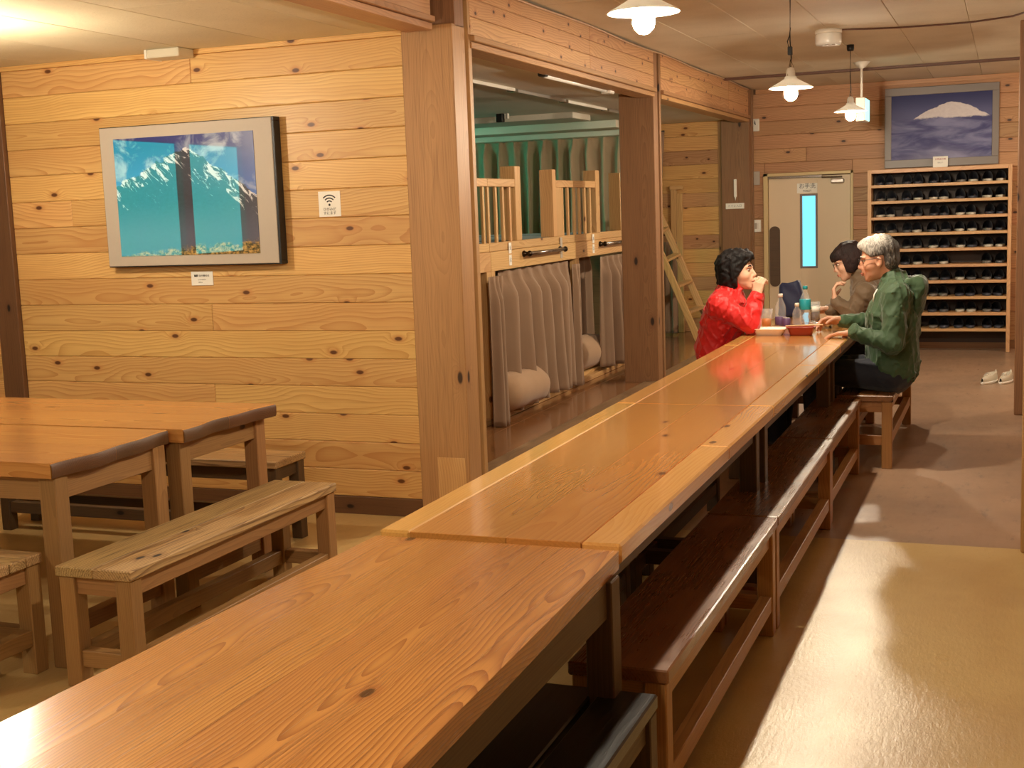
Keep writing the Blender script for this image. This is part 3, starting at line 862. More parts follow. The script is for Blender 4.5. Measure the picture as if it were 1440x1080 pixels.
long_table(4.845, 6.915, 'third long table, empty and shiny, in front of the people')
long_table(6.920, 8.95, 'farthest long table, holding the bottles and food trays')

def wavy_top(name, x0, x1, y0, y1, z0, z1, mat, parent, seed=0, split=2):
    """Table top boards along X whose right end is waney."""
    rnd = random.Random(seed)
    w = (y1-y0)/split
    for s in range(split):
        a, b = y0+s*w+.0005, y0+(s+1)*w-.0005
        n = 10; out = []
        for k in range(n+1):
            y = a+(b-a)*k/n
            out.append((x1 + .010*math.sin(y*9+seed)+.006*math.sin(y*23+seed*2), y))
        top = [(x0, a)] + out + [(x0, b)]
        m = len(top); cx, cy = (x0+x1)/2, (a+b)/2
        vs = [(p[0]-cx, p[1]-cy, z0-z1) for p in top] + [(p[0]-cx, p[1]-cy, -.004) for p in top]
        vs += [((p[0]-cx)-(.005 if 0 < i < m-1 else 0), (p[1]-cy)*(1-.002), 0) for i, p in enumerate(top)]
        fs = [tuple(range(m))[::-1], tuple(range(2*m, 3*m))]
        for L in (0, m):
            fs += [(L+i, L+(i+1) % m, L+m+(i+1) % m, L+m+i) for i in range(m)]
        mesh_obj(name, vs, fs, mat, parent, (cx, cy, z1))
        vs, fs = [], []
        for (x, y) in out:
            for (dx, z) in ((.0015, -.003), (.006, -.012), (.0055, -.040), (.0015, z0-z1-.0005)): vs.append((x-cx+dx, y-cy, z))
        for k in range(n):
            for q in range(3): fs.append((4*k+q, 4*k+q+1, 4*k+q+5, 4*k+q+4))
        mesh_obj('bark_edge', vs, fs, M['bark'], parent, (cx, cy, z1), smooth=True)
t = thing('side_table', 'nearer of the two abutting side tables, by the left edge', 'table', (0, 0, 0))
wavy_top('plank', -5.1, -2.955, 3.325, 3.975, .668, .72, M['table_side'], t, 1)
frame_legs(t, -5.06, -2.955, 3.335, 3.965, .72, .052, M['leg'], s=.068, apron=.085, ends=True, inset=.012)
t = thing('side_table', 'farther side table with a waney dark end, close to the panelled wall', 'table', (0, 0, 0))
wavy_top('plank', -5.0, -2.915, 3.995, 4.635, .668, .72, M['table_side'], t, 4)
frame_legs(t, -4.96, -2.93, 4.0, 4.63, .72, .052, M['leg'], s=.066, apron=.085, ends=True, inset=.014)

# ------------------------------------------------------------------ benches
def bench(label, x0, x1, y0, y1, top, seat, frame, planks=2, th=.035, s=.055, long_low=True, gap=.0008, low=.09, apron=.06, group=None, rz=0):
    cx, cy = (x0+x1)/2, (y0+y1)/2
    t = thing('bench', label, 'bench', (cx, cy, 0), rz, group)
    a0, a1, b0, b1 = x0-cx, x1-cx, y0-cy, y1-cy
    alongx = (x1-x0) > (y1-y0)
    for k in range(planks):
        if alongx:
            w = (b1-b0)/planks
            board('plank', a0, a1, b0+k*w+gap/2, b0+(k+1)*w-gap/2, top-th, top, seat, t, 'x', .004)
        else:
            w = (a1-a0)/planks
            board('plank', a0+k*w+gap/2, a0+(k+1)*w-gap/2, b0, b1, top-th, top, seat, t, 'y', .004)
    frame_legs(t, a0, a1, b0, b1, top, th, frame, s=s, apron=apron, low=low, long_low=long_low, inset=.008)
    return t
bench('old weathered bench standing lengthwise between the side tables and long table', -2.872, -2.575, 3.205, 4.55, .41, M['bench_old'], M['leg'], planks=2, s=.06, low=.07)
bench('short old bench behind the side tables, along the panelled wall', -4.7, -3.075, 4.89, 5.16, .41, M['bench_old'], M['legdark'], planks=2)
bench('slatted old bench cut off by the left edge, in front of the side tables', -4.6, -3.035, 3.03, 3.34, .41, M['bench_old'], M['leg'], planks=4, gap=.006, low=.10, s=.06)
bench('dark black-stained bench of two boards under the nearest table', -1.012, -.722, .9, 2.70, .398, M['bench_black'], M['legdark'], planks=2, gap=.014)
bench('polished brown bench nearest along the right side of the long tables', -.985, -.733, 2.815, 4.35, .41, M['bench_brown'], M['bench_frame'], planks=1)
bench('middle polished brown bench along the right side of the long tables', -.985, -.733, 4.365, 5.87, .41, M['bench_brown'], M['bench_frame'], planks=1)
bench('third polished brown bench, ending in front of the man in green', -.985, -.739, 5.885, 7.10, .41, M['bench_brown'], M['bench_frame'], planks=1)
bench('bench set further out, carrying the man in the green jacket', -.885, -.580, 7.215, 8.75, .41, M['bench_brown'], M['bench_frame'], planks=1, low=.13)
for k, (a, b, lab) in enumerate(((.9, 2.6, 'bench hidden under the left side of the nearest long table'), (2.9, 4.5, 'bench tucked under the left side of the second long table'), (4.55, 6.1, 'bench tucked under the left side of the third long table'))):
    bench(lab, -1.62, -1.30, a, b, .40, M['bench_brown'], M['legdark'], planks=1)
bench('bench carrying the woman in the red jacket', -1.86, -1.52, 6.95, 8.55, .41, M['bench_brown'], M['bench_frame'], planks=1)

# ------------------------------------------------------------------ bunk beds
XF = -2.98
def bunk(y0, y1, label, guard=None, spind=(), postA=None, postB=None, barY=None, tagY=(), low=None, panel=None):
    t = thing('bunk_bed', label, 'bunk bed', (XF, y0, .18))
    def P(n, x0, x1, a, b, z0, z1, axis=None, mat='bunk', bev=.003, parent=t):
        return board(n, x0, x1, a-y0, b-y0, z0-.18, z1-.18, M[mat], parent, axis, bev)
    P('front_rail', -.045, 0, y0, y1, 1.125, 1.245, 'y')
    P('front_rail', -.040, -.006, y0, y1, 1.2465, 1.30, 'y')
    P('platform', -2.0, -.046, y0, y1, 1.15, 1.20, 'y', bev=0)
    P('mattress', -1.9, -.10, y0+.03, y1-.03, 1.20, 1.27, 'y', 'blanket', .02)
    P('lower_base', -2.0, -.06, y0, y1, .18, .235, 'y', bev=0)
    P('lower_edge', -.055, 0, y0, y1, .18, .215, 'y')
    if low:
        for (a, b) in low: P('lower_post', -.055, -.001, a, b, .215, 1.125, 'z')
    if guard:
        a, b = guard
        P('guard_rail', -.036, -.004, a, b, 1.645, 1.695, 'y')
        for y in spind: P('spindle', -.030, -.012, y-.014, y+.014, 1.30, 1.645, 'z', bev=.002)
    if postA:
        P('post', -.105, 0, postA[0], postA[1], 1.30, 1.778, 'z')
    if postB:
        P('post', -.10, 0, postB[0], postB[1], 1.30, 1.768, 'z')
    if panel:
        P('side_panel', -.028, -.006, panel[0], panel[1], 1.30, 1.645, 'z')
    if barY:
        a, b = barY
        h = tube('grab_bar', [(.045, a-y0+.03, 1.21-.18), (.045, b-y0-.03, 1.21-.18)], .013, M['chrome'], t, seg=12)
        for y in (a+.03, b-.03):
            lathe('bracket', [(.020, 0), (.022, .01), (.014, .02), (.012, .045)], M['darksteel'], h, (0, y-y0, 1.21-.18), seg=14).rotation_euler = (0, PI/2, 0)
            lathe('end_knob', [(0, -.02), (.016, -.014), (.02, 0), (.016, .014), (0, .02)], M['darksteel'], h, (.045, y-y0, 1.21-.18), seg=14).rotation_euler = (PI/2, 0, 0)
    for y in tagY:
        for z, s in ((1.257, '五'), (1.18, '六')):
            q = P('number_tag', .0005, .0035, y-.022, y+.022, z-.034, z+.034, 'z', 'card', .0005)
            text('lettering', s, .032, M['inkgrey'], t, (.0045, y-y0, z-.18), (PI/2, 0, PI/2))
    return t
bunk(5.80, 7.33, 'bunk bed mostly hidden by the tall near pillar', guard=(5.9, 7.33), spind=[6.7, 6.85, 7.0, 7.15, 7.28], low=[(7.262, 7.328)])
bunk(7.335, 9.00, 'bunk bed beside the near pillar, with the long half-drawn curtain below', guard=(7.335, 7.80), spind=[7.36, 7.49, 7.61, 7.73], postA=(7.80, 7.895), postB=(8.53, 8.60), barY=(7.87, 8.66), tagY=(7.66,), panel=(8.61, 8.74), low=[(7.336, 7.40)])
bunk(9.005, 10.68, 'bunk bed partly hidden by the dark middle pillar', guard=(9.005, 9.535), spind=[9.05, 9.17, 9.30, 9.43], postA=(9.535, 9.63), postB=(10.20, 10.27), barY=(9.56, 10.35), tagY=(9.43,), low=[(9.006, 9.075)])
tt = bpy.data.objects['bunk_bed.001']
board('guard_rail', -.036, -.004, 8.61-7.335, 9.0-7.335, 1.645-.18, 1.695-.18, M['bunk'], tt, 'y', .003)
for y in (8.775, 8.90): board('spindle', -.030, -.012, y-.014-7.335, y+.014-7.335, 1.30-.18, 1.645-.18, M['bunk'], tt, 'z', .002)
for zz in (1.257, 1.18):
    board('number_tag', .0005, .0035, 8.67-7.335-.022, 8.67-7.335+.022, zz-.18-.034, zz-.18+.034, M['mat'], tt, 'z', .0005)
bunk(10.685, 11.42, 'bunk bed hidden behind the dark middle pillar, beside the ladder', guard=None, low=[(11.34, 11.41)])

t = thing('guard_board', 'upright pine boards by the end wall behind the ladder', 'panel', (-3.17, 12.90, .18))
for k in range(2): board('plank', -.062+k*.06, -.004+k*.06, -.02, .02, 0, 1.46-.04*k, M['bunk'], t, 'z', .003)
board('cap', -.07, .064, -.028, .026, 1.46, 1.50, M['bunk'], t, 'x', .003)

t = thing('ladder', 'pine ladder leaning behind the woman in red', 'ladder', (-2.74, 12.27, .18))
A0, A1 = Vector((-.03, -.22, 0)), Vector((-.66, -.22, 1.50))
B0, B1 = Vector((.03, .20, 0)), Vector((-.66, .20, 1.58))
bar('rail', A0, A1, .034, .062, M['bunk'], t, .003, up=(1, 0, .42))
bar('rail', B0, B1, .034, .062, M['bunk'], t, .003, up=(1, 0, .42))
for k in range(1, 6):
    u = k/6+.02
    pa, pb = A0.lerp(A1, u)+Vector((0, .016, 0)), B0.lerp(B1, u)+Vector((0, -.016, 0))
    bar('step', pa, pb, .085, .024, M['bunk'], t, .002)

# ------------------------------------------------------------------ curtains
def curtain(label, p0, p1, z0, z1, pleats, amp_top, amp_bot, mat='curtain', seed=0, flare=0.0, hem=0.0, nz=26, per=14):
    rnd = random.Random(seed)
    p0, p1 = Vector((*p0, 0)), Vector((*p1, 0))
    d = p1-p0; nrm = Vector((d.y, -d.x, 0)).normalized()
    n = pleats*per
    ph = [rnd.uniform(.55, 1.3) for _ in range(pleats+1)]
    sk = [rnd.uniform(-.25, .25) for _ in range(pleats+1)]
    vs, fs = [], []
    for j in range(nz+1):
        v = j/nz; z = z1+(z0-z1)*v
        for i in range(n+1):
            q = i/n*pleats; k = min(int(q), pleats-1); fr = q-k
            # pinched at the heading, open folds below
            pinch = math.exp(-((fr-.5)/.10)**2)
            fold = .5-.5*math.cos(2*PI*(fr+sk[k]*.25*v*math.sin(PI*fr)))
            w = min(1, max(0, (v-.03)/.16)); w = w*w*(3-2*w)
            top = pinch*amp_top
            bot = ((fold**1.6)*ph[k]+.16*math.sin(2*PI*fr*2+k*2.3+seed)*v+.10*math.sin(q*9+seed))*(amp_bot*(.8+.2*v))
            off = top*(1-w)+bot*w
            u = i/n
            u2 = u + (.012*math.sin(9*v+k*1.7+seed))*w/pleats*2
            u2 = .5+(u2-.5)*(1+flare*v)
            p = p0+d*u2+nrm*off
            zz = z+hem*v*math.sin(u*PI*2+seed)*.5
            vs.append((p.x, p.y, zz))
    for j in range(nz):
        for i in range(n):
            a = j*(n+1)+i
            fs.append((a, a+1, a+n+2, a+n+1))
    o = mesh_obj('curtain', vs, fs, M[mat], smooth=True)
    m = o.modifiers.new('thickness', 'SOLIDIFY'); m.thickness = .002
    return tag(o, label, 'curtain')
curtain('narrow bunched taupe curtain beside the tall near pillar', (XF+.045, 7.17), (XF+.05, 7.345), .185, 1.10, 3, .03, .055, seed=2, flare=.25)
curtain('wide taupe curtain half closing the lower bunk in the first bay', (XF-.05, 7.56), (XF-.05, 8.90), .225, 1.115, 7, .05, .12, seed=5, hem=.03)
curtain('narrow edge of taupe curtain beside the slim bunk post', (XF+.02, 8.84), (XF+.02, 8.96), .20, 1.09, 2, .03, .05, seed=9)
curtain('bunched taupe curtain next to the dark middle pillar', (XF-.0, 9.60), (XF+.01, 10.18), .245, 1.11, 4, .04, .10, seed=12, flare=.12)
curtain('taupe curtain hanging behind the leaning ladder', (-3.34, 12.66), (-3.12, 12.66), .20, 1.12, 3, .035, .06, seed=15)
curtain('dark curtain drawn inside the lower bunk of the first bay', (XF-.35, 7.30), (XF-.35, 8.4), .24, 1.14, 8, .03, .06, mat='curtain', seed=19)
curtain('dark curtain hanging inside the lower bunk by the middle pillar', (XF-.35, 8.9), (XF-.35, 10.4), .24, 1.14, 10, .03, .06, mat='curtain', seed=23)
cu = curtain('long pleated curtain tinted green by light across the end of the bunk room', (-5.75, 12.75), (-3.30, 12.75), 1.20, 2.215, 15, .07, .15, mat='curtain_far', seed=31, nz=30)
tag(tube('curtain_rail', [(-5.8, 12.80, 2.225), (-3.26, 12.80, 2.225)], .011, M['black'], seg=8), 'black rail above the long pleated curtain', 'rail')
curtain('edge of pleated curtain gathered behind the middle pillar', (-3.36, 12.70), (-3.24, 12.72), 1.76, 2.22, 2, .03, .06, seed=35, flare=-.5)
board('panel', -5.9, -3.46, 12.90, 12.94, .18, 2.3, M['postdark'], wn, bev=0)

# rolled bedding on the lower bunks
def bolster(label, a, b, r, seed):
    a, b = Vector(a), Vector(b); n = 16
    pts, rs = [], []
    prof = [(0, .02), (.01, .4), (.03, .66), (.07, .86), (.14, .97), (.3, 1.0), (.5, .97), (.7, 1.0), (.86, .97), (.93, .86), (.97, .66), (.99, .4), (1, .02)]
    for u, s in prof: pts.append(a.lerp(b, u)); rs.append(r*s)
    o = tube('bedding_roll', pts, rs, M['bolster'], seg=24)
    for v in o.data.vertices:
        v.co.z += .006*math.sin(v.co.x*40+v.co.y*33+seed)
    return tag(o, label, 'bedding')
bolster('rolled beige bedding poking out of the lower bunk near the tall pillar', (-2.985, 7.42, .345), (-2.965, 8.06, .335), .125, 1)
bolster('rolled beige bedding seen inside the lower bunk near the middle pillar', (-3.13, 9.10, .375), (-3.11, 9.86, .36), .135, 2)

# bunk room ceiling fittings
t = thing('tube_light', 'unlit white tube light on the bunk room ceiling behind the lintel', 'light', (-2.56, 7.85, 2.31))
tube('tube', [(0, -.60, -.035), (0, .62, -.035)], .016, M['enamel'], t, seg=12)
board('end_box', -.035, .035, .62, .72, -.055, -.001, M['white'], t, bev=.006)
board('end_box', -.025, .025, -.66, -.60, -.045, -.001, M['black'], t, bev=.006)
board('batten', -.02, .02, -.6, .62, -.012, -.001, M['white'], t, bev=.002)
rl = thing('ceiling_track', 'pale jointed rail crossing the bunk room ceiling', 'rail', (-3.12, 7.0, 2.29))
for (a, b) in ((0, 1.2), (1.22, 2.3), (2.32, 3.4), (3.42, 4.9)):
    board('rail_length', -.012+.03*a-.04*a, .012-.01*a, a, b, -.004, .018, M['silver'] if a in (1.22, 3.42) else M['white'], rl, 'y', .002)
for y in (1.21, 2.31, 3.41): board('joint', -.022-.01*y, .022-.01*y, y-.05, y+.05, -.006, .016, M['chrome'], rl, 'y', .002)
t = thing('bracket', 'small black bracket on the greenish ceiling beam', 'bracket', (-4.05, 10.30, 2.31))
board('box', -.03, .03, -.03, .03, -.07, -.001, M['black'], t, bev=.004)
for k in range(2): board('clip', .045+.02*k, .055+.02*k, -.02, .02, -.045, -.001, M['white'], t, bev=.002)
t = thing('exit_sign', 'glowing green exit sign on the side wall deep in the bunk room', 'sign', (-6.54, 10.9, 1.95))
board('case', -.06, 0, -.42, .42, -.14, .14, M['white'], t, bev=.006)
board('lit_face', 0, .006, -.40, .40, -.12, .12, M['exitgreen'], t, bev=.001)

# ------------------------------------------------------------------ shoe rack and slippers
RX0, RX1, RY0, RY1 = -1.278, .018, YB-.32, YB-.004
rack = thing('shoe_rack', 'wide pine shoe rack of ten shelves against the far wall', 'shelf', ((RX0+RX1)/2, RY0, 0))
def RB(n, x0, x1, y0, y1, z0, z1, axis, mat='rack', bev=.002):
    cx = (RX0+RX1)/2
    return board(n, x0-cx, x1-cx, y0-RY0, y1-RY0, z0, z1, M[mat], rack, axis, bev)
RB('side', RX0, RX0+.034, RY0, RY1, 0, 1.75, 'z'); RB('side', RX1-.034, RX1, RY0, RY1, 0, 1.75, 'z')
RB('top', RX0+.034, RX1-.034, RY0, RY1, 1.715, 1.75, 'x')
RB('back', RX0+.034, RX1-.034, RY1-.012, RY1, .06, 1.715, 'x', 'rackback', 0)
SZ = [1.605-.1535*k for k in range(10)]
for z in SZ: RB('shelf', RX0+.034, RX1-.034, RY0+.002, RY1-.014, z-.028, z, 'x')

def slipper_meshes():
    n = 22
    def outline(u):      # u 0 heel .. 1 toe -> half width
        return .044*math.sin(PI*min(1, max(0, u))**.82)**.45*(.9+.14*u) if 0 < u < 1 else 0.0
    # sole: thickness, rounded heel and toe
    ring = []
    for k in range(n+1):
        u = k/n; ring.append((outline(u), u*.26))
    pts = [(w, y) for w, y in ring] + [(-w, y) for w, y in ring[::-1][1:-1]]
    m = len(pts)
    vs = [(x, y, 0) for x, y in pts] + [(x*1.03, y, .014) for x, y in pts] + [(x*.95, .13+(y-.13)*.98, .022) for x, y in pts]
    fs = [tuple(range(m))[::-1], tuple(range(2*m, 3*m))]
    for L in (0, m): fs += [(L+i, L+(i+1) % m, L+m+(i+1) % m, L+m+i) for i in range(m)]
    sole = (vs, fs)
    vs, fs = [], []
    J, K = 10, 14
    for j in range(J+1):
        u = .40+.585*j/J
        w = outline(u)*1.08+.002
        hgt = .074*(1-((u-.40)/.62)**2.2)+.012
        for k in range(K+1):
            a = PI*k/K
            vs.append((-w*math.cos(a), u*.26+.02*math.sin(a)*(1-j/J)*-.6, .012+hgt*math.sin(a)**.8))
    for j in range(J):
        for k in range(K):
            a = j*(K+1)+k; fs.append((a, a+K+1, a+K+2, a+1))
    return sole, (vs, fs)
_s, _v = slipper_meshes()
def mk(name, vf, mat):
    me = bpy.data.meshes.new(name); me.from_pydata(vf[0], [], vf[1]); me.update()
    me.materials.append(mat); me.polygons.foreach_set('use_smooth', [True]*len(me.polygons)); return me
sole_me = [mk('sole', _s, M['insole%d' % i]) for i in range(4)]
vamp_me = mk('vamp', _v, M['slipper'])
ORD = ['first', 'second', 'third', 'fourth', 'fifth', 'sixth', 'seventh', 'eighth', 'ninth', 'tenth']
bright = {(0, 7), (0, 9), (0, 8), (1, 3), (1, 4), (1, 5), (1, 8), (1, 9), (2, 0), (2, 1), (2, 6), (2, 7), (3, 3), (3, 6), (3, 7), (4, 4), (4, 6), (4, 8), (4, 9), (5, 3), (5, 5), (6, 6), (7, 3), (8, 6), (8, 7)}
rnd = random.Random(4)
inner = RX1-RX0-.068
for row in range(10):
    for i in range(10):
        if row == 5 and i in (6, 7): continue
        x = RX0+.034+inner*(i+.5)/10+(.012 if i % 2 == 0 else -.012)+rnd.uniform(-.007, .007)
        kind = 2 if (row, i) in bright else rnd.choice((0, 0, 1, 3))
        s = thing('slipper', '%s slipper from the left, %s shelf from the top of the shoe rack' % (ORD[i], ORD[row]), 'slipper',
                  (x, RY0+.02+rnd.uniform(0, .02), SZ[row]), rnd.uniform(-.10, .10), 'slippers in the shoe rack')
        a = bpy.data.objects.new('sole', sole_me[kind]); link(a, s)
        b = bpy.data.objects.new('vamp', vamp_me); link(b, s)

# canvas shoes left on the concrete
def sneaker(label, x, y, rz):
    t = thing('sneaker', label, 'shoe', (x, y, 0), rz, 'canvas shoes on the concrete floor')
    n = 26
    def w(u): return .043*(max(0, math.sin(PI*u**.85)))**.5*(.86+.22*u)
    vs, fs = [], []
    lv = [(0, 1.0, 0), (.012, 1.04, 0), (.022, 1.0, 0)]
    m = 2*n
    for z, s, _ in lv:
        for k in range(m):
            a = k/n
            u = a if a <= 1 else 2-a
            sg = 1 if a <= 1 else -1
            vs.append((sg*w(min(max(u, .001), .999))*s, u*.27, z))
    fs.append(tuple(range(m))[::-1]); fs.append(tuple(2*m+k for k in range(m)))
    for L in (0, m): fs += [(L+k, L+(k+1) % m, L+m+(k+1) % m, L+m+k) for k in range(m)]
    mesh_obj('sole', vs, fs, M['card'], t, smooth=True)
    vs, fs = [], []
    J, K = 16, 16
    for j in range(J+1):
        u = .03+.955*j/J
        ww = w(u)*.98
        top = .075-.045*max(0, (u-.35)/.65)**.9
        op = 1.0 if .06 < u < .52 else 0
        for k in range(K+1):
            a = PI*k/K
            z = .02+top*math.sin(a)**.75
            x = -ww*math.cos(a)*(1-.25*math.sin(a))
            if op and .28 < k/K < .72: z = .035
            vs.append((x, u*.27, z))
    for j in range(J):
        for k in range(K):
            a = j*(K+1)+k; fs.append((a, a+K+1, a+K+2, a+1))
    mesh_obj('upper', vs, fs, M['shoewhite'], t, smooth=True)
    board('lining', -.024, .024, .03, .14, .024, .05, M['shoe'], t, bev=.01)
    for k in range(3): tube('lace', [(-.02, .155+.02*k, .078-.006*k), (0, .158+.02*k, .086-.007*k), (.02, .155+.02*k, .078-.006*k)], .0025, M['card'], t, seg=5)
sneaker('left pale canvas shoe lying on the concrete by the far right pillar', -.08, 10.85, 2.75)
sneaker('right pale canvas shoe, half hidden by the far right pillar', .03, 10.88, 2.85)

# ------------------------------------------------------------------ things on the far table
TZ = .722
def rounded_tray(name, cx, cy, lx, ly, h, mat, flare=.016, rim=.012, label='', cat='tray', rz=0):
    t = thing(name, label, cat, (cx, cy, TZ), rz)
    seg = 36
    def loop(ax, ay, z):
        out = []
        for k in range(seg):
            a = 2*PI*k/seg
            c, s = math.cos(a), math.sin(a); e = .42
            out.append((ax*math.copysign(abs(c)**e, c), ay*math.copysign(abs(s)**e, s), z))
        return out
    ax, ay = lx/2, ly/2
    L = [loop(ax-flare, ay-flare, 0), loop(ax-rim, ay-rim, h-.004), loop(ax, ay, h-.004), loop(ax, ay, h), loop(ax-rim-.002, ay-rim-.002, h), loop(ax-flare-.004, ay-flare-.004, .005)]
    vs = [v for l in L for v in l]; fs = [tuple(range(seg))[::-1], tuple(len(L)*seg-seg+k for k in range(seg))]
    for i in range(len(L)-1): fs += [(i*seg+k, i*seg+(k+1) % seg, (i+1)*seg+(k+1) % seg, (i+1)*seg+k) for k in range(seg)]
    mesh_obj('tray', vs, fs, mat, t, smooth=False)
    return t
t = rounded_tray('foam_tray', -1.293, 7.46, .205, .15, .040, M['foam'], .030, .010, 'white foam food tray with slanted sides on the far table', 'tray')
bm = bmesh.new(); bmesh.ops.create_icosphere(bm, subdivisions=3, radius=1)
for v in bm.verts: v.co = Vector((v.co.x*.072, v.co.y*.045, v.co.z*.020+.022+.006*math.sin(v.co.x*9)*math.cos(v.co.y*7)))
bm_obj('paper_wrap', bm, M['card'], t, smooth=True)
t = rounded_tray('food_tray', -1.112, 7.45, .165, .125, .050, M['redtray'], .022, .008, 'deep reddish brown food container beside the white tray', 'tray')
o = thing('chopsticks', 'pair of pale chopsticks lying across the red brown container', 'chopsticks', (-1.10, 7.43, TZ+.054))
for k in range(2): bar('stick', (-.10, .004+.012*k, .0), (.11, .03+.010*k, .004), .006, .006, M['bunk'], o, .001)

def cup(x, y, label, drink, mat='glass', r0=.030, r1=.041, h=.115, lev=.055, foam=False, name='beer_cup'):
    t = thing(name, label, 'cup', (x, y, TZ))
    lathe('cup_wall', [(0, .0), (r0, .0), (r0+(r1-r0)*.5, h*.5), (r1, h), (r1-.002, h), (r0+(r1-r0)*.5-.002, h*.5), (r0-.002, .004), (0, .004)], M[mat], t, seg=28)
    rl = r0+(r1-r0)*lev/h
    lathe('drink', [(0, .0055), (r0-.004, .0055), (rl-.003, lev), (0, lev)], M[drink], t, seg=28)
    if foam: lathe('froth', [(rl-.003, lev+.0005), (rl+.001, lev+.03), (0, lev+.032)], M['card'], t, seg=28)
    return t
cup(-1.392, 7.90, 'clear plastic cup half full of amber beer by the woman in red', 'beer')
cup(-1.155, 8.30, 'stemless glass of dark drink with pale froth near the bottles', 'cola', r0=.036, r1=.036, h=.125, lev=.062, foam=True, name='glass_tumbler')

def bottle(x, y, label, prof, mat, cap, capz, capr=.0155, band=None, name='bottle', water=True):
    t = thing(name, label, 'bottle', (x, y, TZ))
    lathe('body', prof, M[mat], t, seg=28)
    lathe('cap', [(0, capz), (capr, capz), (capr, capz+.018), (capr-.002, capz+.021), (0, capz+.021)], M[cap], t, seg=20)
    for (z0, z1, r, m) in (band or []):
        lathe('label_band', [(r, z0), (r+.0008, z0+.001), (r+.0008, z1-.001), (r, z1)], M[m], t, seg=28)
    return t
pet = lambda h, r: [(0, 0), (r*.86, 0), (r, .012), (r, h*.30), (r*.93, h*.34), (r, h*.38), (r, h*.62), (r*.86, h*.74), (r*.5, h*.88), (.013, h*.93), (.013, h)]
bottle(-1.312, 7.95, 'clear drink bottle with white cap and dark label, left of the others', pet(.185, .033), 'glass', 'white', .183, band=[(.012, .062, .0335, 'purple')])
bottle(-1.228, 8.06, 'small clear glass bottle with a low shoulder, between the two taller ones', [(0, 0), (.026, 0), (.028, .01), (.028, .075), (.020, .098), (.013, .108), (.013, .118)], 'glass', 'foam', .116, .014)
bottle(-1.198, 8.20, 'tall bottle with teal label and teal cap', pet(.215, .034), 'glass', 'teal', .213, band=[(.085, .150, .0345, 'teal')])
t = thing('drink_can', 'small purple and silver can standing behind the red brown container', 'can', (-1.262, 7.86, TZ))
lathe('body', [(0, 0), (.022, 0), (.026, .006), (.026, .056), (.022, .062), (0, .0605)], M['purple'], t, seg=24)
lathe('lid', [(0, .0612), (.021, .0618), (.022, .064), (.0205, .0645), (0, .062)], M['silver'], t, seg=24)
bm = bmesh.new(); bmesh.ops.create_grid(bm, x_segments=14, y_segments=10, size=.5)
for v in bm.verts:
    v.co = Vector((v.co.x*.13, v.co.y*.10, .010+.018*math.sin(v.co.x*7+1)*math.cos(v.co.y*5)+.012*math.sin(v.co.y*13+v.co.x*9)+.012))
o = bm_obj('crumpled_wrapper', bm, M['silver'], None, (-1.055, 7.86, TZ), smooth=True)
o.modifiers.new('thickness', 'SOLIDIFY').thickness = .001
tag(o, 'crumpled silver food wrapper near the hands of the man', 'wrapper')

# navy cloth bag on the far table
def cloth_bag(label, x, y):
    vs, fs = [], []; J, K = 14, 32
    prof = [(.00, .80), (.03, .95), (.10, 1.0), (.35, 1.0), (.60, .96), (.80, .88), (.93, .84), (1.0, .80)]
    H = .225
    for j in range(J+1):
        v = j/J
        s = np.interp(v, [p[0] for p in prof], [p[1] for p in prof])
        for k in range(K):
            a = 2*PI*k/K
            c, sn = math.cos(a), math.sin(a)
            px = .085*math.copysign(abs(c)**.6, c)*s*(1+.05*math.sin(3*a+v*5)) + .012*math.sin(v*3)
            py = .055*math.copysign(abs(sn)**.6, sn)*s*(1+.08*math.sin(5*a+v*9))
            vs.append((px, py, v*H+(.016*math.cos(a*1.0+.6) + .006*math.sin(5*a))*v))
    for j in range(J): fs += [(j*K+k, j*K+(k+1) % K, (j+1)*K+(k+1) % K, (j+1)*K+k) for k in range(K)]
    fs.append(tuple(range(K))[::-1]); fs.append(tuple(J*K+k for k in range(K)))
    return tag(mesh_obj('cloth_bag', vs, fs, M['navy'], None, (x, y, TZ+.001), smooth=True), label, 'bag')
cloth_bag('navy blue cloth bag standing on the far table behind the clear bottle', -1.36, 8.62)

